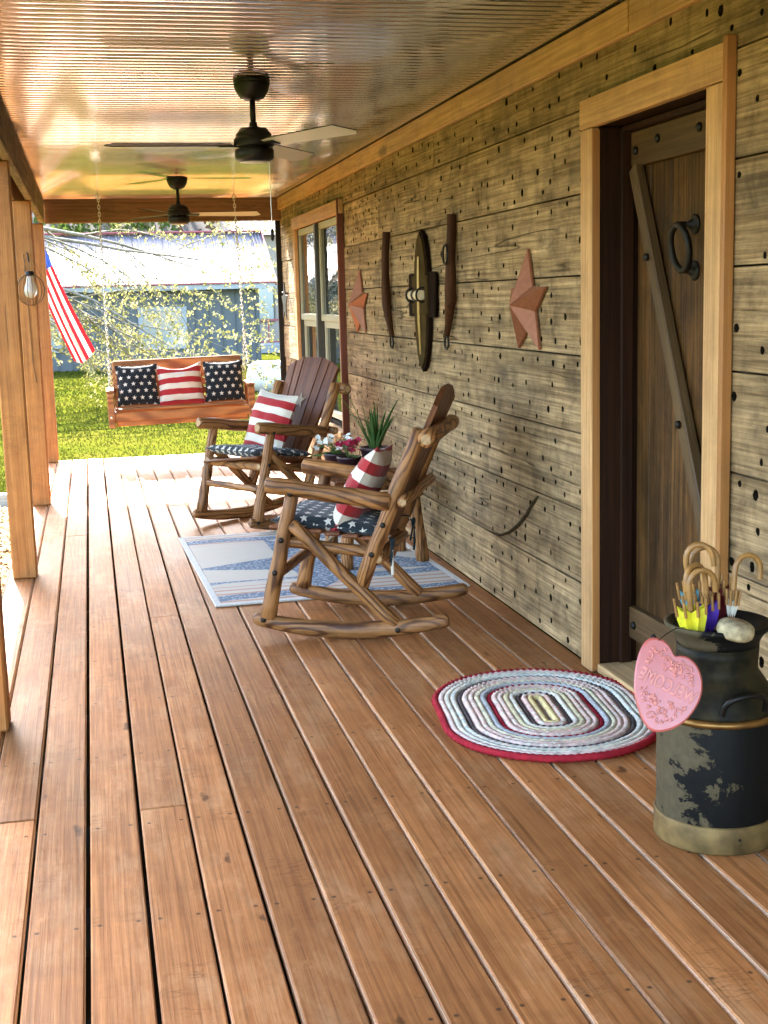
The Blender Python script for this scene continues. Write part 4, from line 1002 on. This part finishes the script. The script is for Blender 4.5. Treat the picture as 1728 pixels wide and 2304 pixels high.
for k in range(19):
    a = r5.uniform(0, 6.28); ln = r5.uniform(.20, .40); le = r5.uniform(.05, .62); m = MB(); P_ = []; vs = []
    dr = Vector((math.cos(a), math.sin(a), 0)); sd_ = Vector((-dr.y, dr.x, 0))
    for i in range(7):
        q = i / 6; c_ = dr * (.02 + le * ln * (q + .35 * q * q)) + Vector((0, 0, .128 + ln * q * (1 - .25 * le * q)))
        w = .0125 * (1 - q ** 2.2) + .0008
        vs += [c_ - sd_ * w - dr * .002, c_ + dr * .0045 * (1 - q), c_ + sd_ * w - dr * .002, c_ - dr * .007 * (1 - q)]
    m.add(vs, [(4 * i + j, 4 * i + (j + 1) % 4, 4 * i + 4 + (j + 1) % 4, 4 * i + 4 + j) for i in range(6) for j in range(4)], 0, True)
    m.build('leaf', M['succ'], pp)
M['petalw'] = plain('white_petal', (.78, .76, .68), .6, 0, .3, .05); M['petalr'] = plain('red_petal', (.34, .012, .045), .55, 0, .3, .2)
g = G('soft_leaf'); M['softleaf'] = g.leaf((.10, .17, .05), .3)
def flower_pot(name, loc, petal, label, nfl, spread, up, seed, nleaf=18):
    t = thing(name, label, 'plant', loc); r = random.Random(seed)
    m = MB(); m.lathe([(0, .001), (.05, .001), (.066, .09), (.070, .092), (.070, .104), (.060, .104), (.058, .09), (0, .088)], 22); m.build('pot', M['pot'], t)
    m = MB()
    for k in range(nfl):
        a = r.uniform(0, 6.28); rr = r.uniform(.2, 1) * spread; m.tube([(0, 0, .09), (rr * .4 * math.cos(a), rr * .4 * math.sin(a), up * .6), (rr * math.cos(a), rr * math.sin(a), up * r.uniform(.7, 1.05))], [.003, .002, .0015], 5)
        e = Vector(m.v[-1])
    m.build('stems', M['softleaf'], t)
    pts = [Vector((math.cos(a) * rr, math.sin(a) * rr, up * r.uniform(.62, 1.05))) for a, rr in [(r.uniform(0, 6.28), spread * r.random() ** .5) for _ in range(nfl)]]
    for q in pts:
        m = MB(); ax = Vector((r.uniform(-.6, .6), r.uniform(-1, .2), r.uniform(.3, 1))).normalized(); x, y = frame(ax)
        for j in range(5):
            a = j * 2 * PI / 5 + r.random() * .4; dv = x * math.cos(a) + y * math.sin(a); sv = ax.cross(dv)
            s1 = r.uniform(.016, .022)
            m.add([q, q + dv * s1 * .6 + sv * s1 * .5 + ax * .004, q + dv * s1 * 1.15 + ax * .002, q + dv * s1 * .6 - sv * s1 * .5 + ax * .004], [(0, 1, 2, 3)])
        m.lathe([(.003, 0), (.002, .005), (0, .006)], 6, q)
        m.build('flower', petal, t)
    for k in range(nleaf):
        a = r.uniform(0, 6.28); rr = spread * r.uniform(.3, 1.1); q = Vector((math.cos(a) * rr, math.sin(a) * rr, up * r.uniform(.4, 1.0))); dv = Vector((math.cos(a), math.sin(a), r.uniform(-.5, .3))).normalized(); sv = Vector((-dv.y, dv.x, r.uniform(-.3, .3))).normalized()
        l = r.uniform(.03, .055); m = MB()
        m.add([q - dv * l, q - dv * l * .2 + sv * l * .42 + Vector((0, 0, .006)), q + dv * l, q - dv * l * .2 - sv * l * .42 + Vector((0, 0, .006))], [(0, 1, 2, 3)]); m.build('leaf', M['softleaf'], t)
flower_pot('flowering_plant', (1.335, 7.36, .504), M['petalw'], 'white-flowered leafy plant at the far end of the side table', 30, .12, .20, 21)
flower_pot('red_flowering_plant', (1.375, 7.16, .504), M['petalr'], 'small red-flowered plant against the dark pot on the table', 18, .065, .19, 23, 6)

# ------------------------------------------------------------------ wire lantern on a post
M['wire'] = plain('rusty_wire', (.16, .085, .035), .5, .5)
la = thing('wire_lantern', 'round wire cage lantern with a clear bulb hung on a post', 'lantern', (-.395, 9.93, 1.60))
for k in range(9):
    a = PI * k / 9; m = MB()
    m.tube([(.10 * math.sin(t) * math.cos(a), .10 * math.sin(t) * math.sin(a), .112 * math.cos(t)) for t in [2 * PI * i / 28 for i in range(29)]], .0022, 4, cap=False); m.build('cage_wire', M['wire'], la)
m = MB(); m.lathe([(0, .10), (.028, .10), (.030, .104), (.030, .128), (.02, .134), (0, .134)], 18); m.build('socket_cap', M['black'], la)
g = G('bulb_glass'); M['bulb'] = g.fin((.92, .86, .72), .06, 0, .5, Transmission_Weight=.55)
m = MB(); m.lathe([(.0, -.062), (.02, -.058), (.040, -.038), (.047, -.008), (.042, .022), (.030, .055), (.024, .09), (.024, .102)], 22); m.build('bulb', M['bulb'], la)
m = MB(); m.tube([(0, 0, .13), (-.002, 0, .17), (.0, .01, .20)], .003, 5); m.tube([(-.035, 0, .13), (-.03, 0, .20), (0, 0, .235), (.04, 0, .2), (.08, .0, .09)], .0018, 4); m.build('bail', M['wire'], la)
m = MB(); m.tube([(-.012, .148, .262), (-.012, .02, .262), (-.005, -.004, .250), (0, 0, .20)], .006, 7); m.build('hook', M['iron'], la)
m = MB(); m.tube([(-.04, .143, .26), (-.035, .138, .10), (-.03, .140, -.20), (-.025, .141, -.55), (-.008, .142, -.68)], .003, 5)
m.build('cord', M['wire'], la)

# ------------------------------------------------------------------ flag
def flagmat():
    g = G('flag_cloth'); uv = g.N.new('ShaderNodeUVMap').outputs[0]; x, y, _ = g.xyz(uv)
    st = g.math('GREATER_THAN', g.math('FRACT', g.math('MULTIPLY', x, 3.5)), .5)
    c = g.mix(st, (.22, .008, .012), (.46, .42, .38))
    canton = g.math('MULTIPLY', g.math('GREATER_THAN', y, .80), g.math('GREATER_THAN', x, .42))
    c = g.mix(canton, c, (.015, .035, .16)); return g.leaf(c, .4)
fl = thing('hanging_flag', 'red and white striped flag with blue canton draped past the far post', 'flag', (-.40, 13.16, 1.95))
NU, NV = 26, 30; vs = []; uvs = []
for j in range(NV + 1):
    v = j / NV
    for i in range(NU + 1):
        u = i / NU
        # upper edge hugs the pole, the cloth hangs in loose folds towards the lower right
        L0 = Vector((-.14, 0, .05)); L1 = Vector((.235, 0, -1.00)); R0 = Vector((.02, 0, .12)); R1 = Vector((.445, 0, -.90))
        a = L0.lerp(L1, 1 - v) ; b = R0.lerp(R1, 1 - v)
        q = a.lerp(b, u); q.x += -.02 * math.sin(PI * (1 - v)) ; q.z += -.10 * math.sin(PI * u) * (1 - v) * .6
        q.y = .045 * math.sin(u * 9.5 + (1 - v) * 1.2) * (.4 + .6 * (1 - v)) + .02 * math.sin(u * 23 + v * 3)
        vs.append(q[:]); uvs.append((u, v))
m = MB(); m.add(vs, [(j * (NU + 1) + i, j * (NU + 1) + i + 1, (j + 1) * (NU + 1) + i + 1, (j + 1) * (NU + 1) + i) for j in range(NV) for i in range(NU)], 0, True)
me = m.mesh('flag'); ul = me.uv_layers.new(name='UVMap')
for lp in me.loops: ul.data[lp.index].uv = uvs[lp.vertex_index]
obj('cloth', me, flagmat(), fl)
m = MB(); m.tube([(-.03, -.15, -.42), (-.09, .0, .05), (-.22, .25, .70)], .012, 8); m.lathe([(0, -.02), (.02, 0), (0, .02)], 10, (-.222, .255, .71)); m.build('staff', M['white'], fl)

# ------------------------------------------------------------------ shed across the lawn
SHY = 40.0; GZ = -.44
M['siding'] = plain('blue_grey_siding', (.078, .088, .088), .7, 0, .3, .06, 4, .05)
M['batten'] = plain('siding_batten', (.062, .071, .072), .7, 0, .3, .05)
M['fascia'] = plain('pale_fascia', (.22, .24, .24), .6)
g = G('metal_roofing'); n = g.noise(g.tc(), 1.2, 3)
M['roofing'] = g.fin(g.ramp(n, (.3, (.12, .105, .112)), (.7, (.165, .145, .152))), .5, .1, .3)
M['redtrim'] = plain('maroon_trim', (.22, .035, .04), .5)
shed = thing('garden_shed', 'blue-grey board and batten building with pale metal roof and maroon trim', 'building', (0, SHY, 0))
XL, XR = -4.6, 5.05; EZ, RZ, RD = 1.86, 3.62, 4.2
m = MB(); m.box(((XL + XR) / 2, 2.6, (GZ + EZ) / 2 - .15), (XR - XL, 5.2, EZ - GZ + .3), bv=.01); m.build('wall', M['siding'], shed)
k = XL + .05
while k < XR:
    m = MB(); m.box((0, 0, 0), (.05, .03, EZ - GZ - .05), bv=.004); m.build('batten', M['batten'], shed, (k, -.016, (EZ + GZ) / 2)); k += .405
m = MB(); m.box((0, 0, 0), (.12, .05, EZ - GZ), bv=.004); m.build('corner_board', M['batten'], shed, (XR - .05, -.026, (EZ + GZ) / 2))
m = MB(); m.box((.25, -.52, 1.93), (XR - XL + 1.1, .03, .17), bv=.004); m.build('fascia', M['fascia'], shed)
m = MB(); m.box((.25, -.26, 1.87), (XR - XL + .9, .5, .02), bv=.002); m.build('soffit', M['fascia'], shed)
x0, x1 = XL - .4, XR + .47; sl_ = math.atan2(RZ - 1.99, 3.1); rl = math.hypot(RZ - 1.99, 3.1)
k = x0
while k < x1 - .05:
    w = min(.92, x1 - k); m = MB(); prof = []
    for q in range(5):
        c_ = k + w * q / 4.0; prof += [(c_ - .035, 0), (c_ - .018, .03), (c_ + .018, .03), (c_ + .035, 0)] if q < 4 else [(k + w, 0)]
    prof = [(k, 0)] + [p_ for p_ in prof if p_[0] > k]
    vs = []
    for px_, pz in prof:
        vs += [(px_, -.55 - math.sin(sl_) * pz, 1.99 + math.cos(sl_) * pz), (px_, -.55 + 3.1 - math.sin(sl_) * pz, RZ + math.cos(sl_) * pz)]
    m.add(vs, [(2 * i, 2 * i + 2, 2 * i + 3, 2 * i + 1) for i in range(len(prof) - 1)]); m.build('roof_panel', M['roofing'], shed); k += w
m = MB(); m.add([(x0, 2.55, RZ), (x1, 2.55, RZ), (x1, 5.7, 1.99), (x0, 5.7, 1.99)], [(0, 1, 2, 3)]); m.build('rear_roof', M['roofing'], shed)
m = MB(); m.box((.25, 2.55, RZ + .05), (x1 - x0 + .05, .34, .06), bv=.02); m.build('ridge_cap', M['redtrim'], shed)
m = MB(); m.box((.25, -.57, 2.02), (x1 - x0, .04, .05), bv=.01); m.build('drip_edge', M['redtrim'], shed)
m = MB(); m.box((x1 + .02, 1.0, (RZ + 1.99) / 2 + .01), (.06, rl + .05, .14), M=None, bv=.01)
m2 = MB(); m2.box((0, 0, 0), (.06, rl + .05, .13), bv=.01); m2.build('rake_trim', M['redtrim'], shed, (x1 + .02, 1.0, (RZ + 1.99) / 2), (sl_, 0, 0))
g = G('far_glass'); M['farglass'] = g.fin((.16, .21, .20), .1, 0, .8)
for wx, ww, wz, wh in ((2.15, 1.15, .75, 1.0), (-1.4, .9, .75, 1.0)):
    wi = bpy.data.objects.new('window', None); COL.objects.link(wi); wi.parent = shed; wi.location = (wx, -.03, wz)
    for d, l in (((ww + .3, .05, .13), (0, 0, wh / 2 + .06)), ((ww + .3, .05, .13), (0, 0, -wh / 2 - .06)), ((.14, .05, wh), (ww / 2 + .07, 0, 0)), ((.14, .05, wh), (-ww / 2 - .07, 0, 0))): piece('frame', d, l, M['fascia'], wi)
    piece('pane', (ww, .02, wh), (0, .0, 0), M['farglass'], wi, .002); piece('muntin', (ww, .03, .035), (0, -.012, 0), M['fascia'], wi, .002)

house = thing('tan_house', 'pale tan house with maroon porch railing, beyond the shed', 'building', (9.3, 50, 0))
M['tan'] = plain('tan_siding', (.22, .19, .15), .7, 0, .3, .05)
m = MB(); m.box((0, 2.5, 1.6), (7.0, 5, 4.6), bv=.01); m.build('wall', M['tan'], house)
for k in range(12): piece('batten', (.05, .03, 4.4), (-3.3 + k * .6, -.018, 1.6), M['tan'], house)
for wx in (-2.75, -.8): 
    f_ = piece('window', (.75, .05, 1.35), (wx, -.03, 1.35), M['sashdark'], house); piece('pane', (.62, .02, 1.22), (0, -.03, 0), M['farglass'], f_, .002)
m = MB(); m.prism([(-3.0, 0), (3.0, 0), (0, 1.6)], 7.8, M=Matrix(((0, 0, 1), (1, 0, 0), (0, 1, 0))), o=(-3.9, 2.5, 3.9)); m.build('roof', M['roofing'], house)
m = MB(); m.box((0, -1.3, -.25), (7, 2.5, .3), bv=.01); m.build('porch_floor', M['fascia'], house)
piece('handrail', (6.9, .07, .07), (0, -2.45, .78), M['redtrim'], house); piece('bottom_rail', (6.9, .05, .05), (0, -2.45, -.0), M['redtrim'], house)
for k in range(17): piece('baluster', (.045, .045, .74), (-3.4 + k * .425, -2.45, .39), M['redtrim'], house)

# propane tank
g = G('tank_enamel'); n = g.noise(g.tc(), 5, 3); M['tank'] = g.fin(g.ramp(n, (.3, .58), (.7, .70)), .22, .25, .5)
tk = thing('propane_tank', 'white cylindrical propane tank lying on the lawn by the shed', 'tank', (4.42, 27.6, -.10), R(4))
prof = [(0, -1.25), (.12, -1.245), (.24, -1.20), (.31, -1.12), (.335, -1.0)] + [(.335, -1.0 + 2.0 * k / 8) for k in range(1, 9)] + [(.31, 1.12), (.24, 1.20), (.12, 1.245), (0, 1.25)]
m = MB(); m.lathe(prof, 32, M=Matrix.Rotation(PI / 2, 3, 'Y')); m.build('shell', M['tank'], tk)
m = MB(); m.lathe([(.14, .30), (.15, .42), (.10, .46), (0, .47)], 18); m.build('valve_dome', M['tank'], tk)
for x in (-.7, .7): m = MB(); m.box((x, 0, -.32), (.12, .5, .16), bv=.02); m.build('saddle', M['sash'], tk)

# ------------------------------------------------------------------ trees
g = G('bark'); n = g.noise(g.vmath('MULTIPLY', g.tc(), (1, 1, .2)), 14, 4); M['treebark'] = g.fin(g.ramp(n, (.3, (.10, .085, .06)), (.7, (.24, .21, .16))), .9, 0, .2, g.bump(n, .6, .03))
def leafmat(name, a, b, c_, tr=.5):
    g = G(name); v = g.noise(g.tc(), 6, 2); return g.leaf(g.ramp(v, (.35, a), (.5, b), (.68, c_)), tr)
M['blossom'] = leafmat('blossom_leaf', (.11, .115, .025), (.23, .21, .065), (.42, .37, .19), .42)
M['leafg'] = leafmat('spring_leaf', (.035, .065, .012), (.06, .09, .02), (.10, .115, .03), .4)
M['leafo'] = leafmat('russet_leaf', (.075, .04, .024), (.115, .058, .03), (.09, .085, .05), .25)
def leaf_quads(pts, r, s0, s1):
    vs, fs = [], []
    for q in pts:
        u = Vector((r.gauss(0, 1), r.gauss(0, 1), r.gauss(0, 1))).normalized(); w = u.orthogonal().normalized(); s_ = r.uniform(s0, s1)
        k = len(vs); vs += [(q - u * s_)[:], (q + w * s_ * .7)[:], (q + u * s_)[:], (q - w * s_ * .7)[:]]; fs.append((k, k + 1, k + 2, k + 3))
    return vs, fs
# the flowering tree whose arching sprays fill the far opening
r6 = random.Random(12)
tr = thing('blossom_tree', 'flowering tree with arching yellow-white sprays beyond the swing', 'tree', (-4.3, 25.5, GZ))
m = MB(); m.tube([(0, 0, 0), (.1, 0, .9), (.35, -.1, 1.9), (.8, -.2, 2.9), (1.5, -.2, 3.8)], [.22, .18, .16, .13, .09], 10, wob=.2); m.build('trunk', M['treebark'], tr)
def spray(a, d, L, r0, gen, br, lv):
    p = Vector(a); d = Vector(d).normalized(); n = 7; P_ = [p.copy()]; rad = [r0]
    for k in range(n):
        d = (d + Vector((r6.uniform(-.16, .16), r6.uniform(-.16, .16), r6.uniform(-.14, .10) - .045)) ).normalized(); p = p + d * (L / n); P_.append(p.copy()); rad.append(r0 * (1 - .8 * (k + 1) / n))
        if gen > 0 and k >= 1 and r6.random() < .92:
            q = (d + Vector((r6.uniform(-.5, .9), r6.uniform(-.8, .8), r6.uniform(-.75, .55)))).normalized(); spray(p, q, L * r6.uniform(.35, .6), rad[-1] * .6, gen - 1, br, lv)
        if gen <= 1:
            for _ in range(7 if gen == 0 else 3):
                lv.append(p + Vector((r6.gauss(0, .032), r6.gauss(0, .032), r6.gauss(0, .03))))
    br.tube(P_, rad, 4, cap=False)
lv = []
starts = [((1.3, -.2, 3.5), (1, -.1, .10)), ((1.0, -.2, 3.1), (1, .1, -.05)), ((.7, -.1, 2.7), (1, -.2, .0)), ((.5, -.1, 2.3), (1, .15, -.06)), ((1.5, -.2, 3.8), (1, -.1, -.10)), ((1.2, -.2, 3.3), (.9, -.5, -.22)), ((1.6, -.2, 3.8), (.8, .3, .25)), ((.5, 0, 2.2), (1, -.1, -.06))]
for a, d in starts:
    b_ = MB(); spray(a, d, r6.uniform(4.6, 6.2), .055, 2, b_, lv); b_.build('branch', M['treebark'], tr)
for a, d in (((1.5, -.2, 3.8), (.3, .2, 1)), ((.8, -.2, 2.9), (-.8, .3, .6)), ((1.4, -.2, 3.6), (-.5, -.5, .8))):
    b_ = MB(); spray(a, d, 3.0, .05, 2, b_, lv); b_.build('branch', M['treebark'], tr)
vs, fs = leaf_quads(lv, r6, .016, .040); m = MB(); m.add(vs, fs); m.build('crown', M['blossom'], tr)
print('blossom leaves', len(lv))
# full-crowned trees on the yard's left and beyond, each of its own size
def tree(loc, hgt, rad, mat, label, seed, nl=5200, name='broadleaf_tree'):
    r = random.Random(seed); t = thing(name, label, 'tree', loc, group='trees around the yard'); m = MB()
    m.tube([(0, 0, 0), (.05 * hgt * r.uniform(-.4, .4), 0, hgt * .25), (0, .02 * hgt, hgt * .55), (0, 0, hgt * .85)], [hgt * .032, hgt * .026, hgt * .017, hgt * .006], 8, wob=.2)
    cl = []
    for k in range(13):
        a = r.uniform(0, 6.28); z = hgt * r.uniform(.35, .92); rr = rad * r.uniform(.35, .85) * (1.15 - abs(z / hgt - .55)); c_ = Vector((rr * math.cos(a), rr * math.sin(a), z + rad * .1)); cl.append((c_, rad * r.uniform(.28, .5)))
        m.tube([(0, 0, z * .7), (c_.x * .5, c_.y * .5, z * .86), c_[:]], [hgt * .010, hgt * .006, hgt * .002], 5, cap=False)
    m.build('trunk', M['treebark'], t)
    pts = []
    for k in range(nl):
        c_, q = r.choice(cl); v = Vector((r.gauss(0, 1), r.gauss(0, 1), r.gauss(0, .8))).normalized() * q * r.random() ** .4; pts.append(c_ + v)
    vs, fs = leaf_quads(pts, r, .05 * hgt / 6, .10 * hgt / 6); m = MB(); m.add(vs, fs); m.build('crown', mat, t); return t
tree((-10, 24, -.5), 8.5, 3.6, M['leafg'], 'green leafy tree left of the yard, reflected in the window', 1)
tree((-8, 36, -.5), 9.5, 4.0, M['blossom'], 'pale flowering tree at the back left of the yard', 2)
tree((-16, 14, -.5), 9.0, 4.2, M['leafg'], 'broad green tree beside the left lawn', 3)
tree((13.5, 62, -.3), 11, 4.2, M['leafo'], 'russet tree behind the tan house', 4)
tree((7.2, 66, -.3), 12, 4.4, M['leafo'], 'russet-leaved tree rising behind the shed ridge', 5)
tree((2.0, 62, -.3), 10, 4.2, M['leafg'], 'green tree behind the shed roof', 6)
# wooded hill
def hillz(x, y): 
    d = max(0, y - 72); return -.6 + 46 * (1 - math.exp(-d / 70)) * (1 + .12 * noise.noise(Vector((x * .02, y * .02, 3))))
g = G('hill'); n = g.noise(g.tc(), .25, 5); M['hill'] = g.fin(g.ramp(n, (.3, (.035, .042, .04)), (.5, (.07, .055, .042)), (.7, (.07, .07, .045))), .9, 0, .1)
m = MB(); nx, ny = 40, 24
m.add([(-220 + 440 * i / nx, 70 + 180 * j / ny, hillz(-220 + 440 * i / nx, 70 + 180 * j / ny)) for j in range(ny + 1) for i in range(nx + 1)], [(j * (nx + 1) + i, j * (nx + 1) + i + 1, (j + 1) * (nx + 1) + i + 1, (j + 1) * (nx + 1) + i) for j in range(ny) for i in range(nx)], 0, True)
tag(m.build('hill', M['hill']), kind='structure', label='wooded hillside behind the buildings')
r7 = random.Random(4)
for nm, mat, n_ in (('russet', M['leafo'], 9000), ('green', M['leafg'], 7000)):
    pts = []
    while len(pts) < n_:
        x = r7.uniform(-60, 70); y = r7.uniform(76, 150)
        h = r7.uniform(2, 6); c_ = Vector((x, y, hillz(x, y) + h))
        for k in range(24): pts.append(c_ + Vector((r7.gauss(0, 1.3), r7.gauss(0, 1.3), r7.gauss(0, 1.5))))
    vs, fs = leaf_quads(pts, r7, .25, .55); m = MB(); m.add(vs, fs)
    tag(m.build('hill_woods', mat), 'far-off %s woods covering the hillside' % nm, 'woods', kind='stuff')
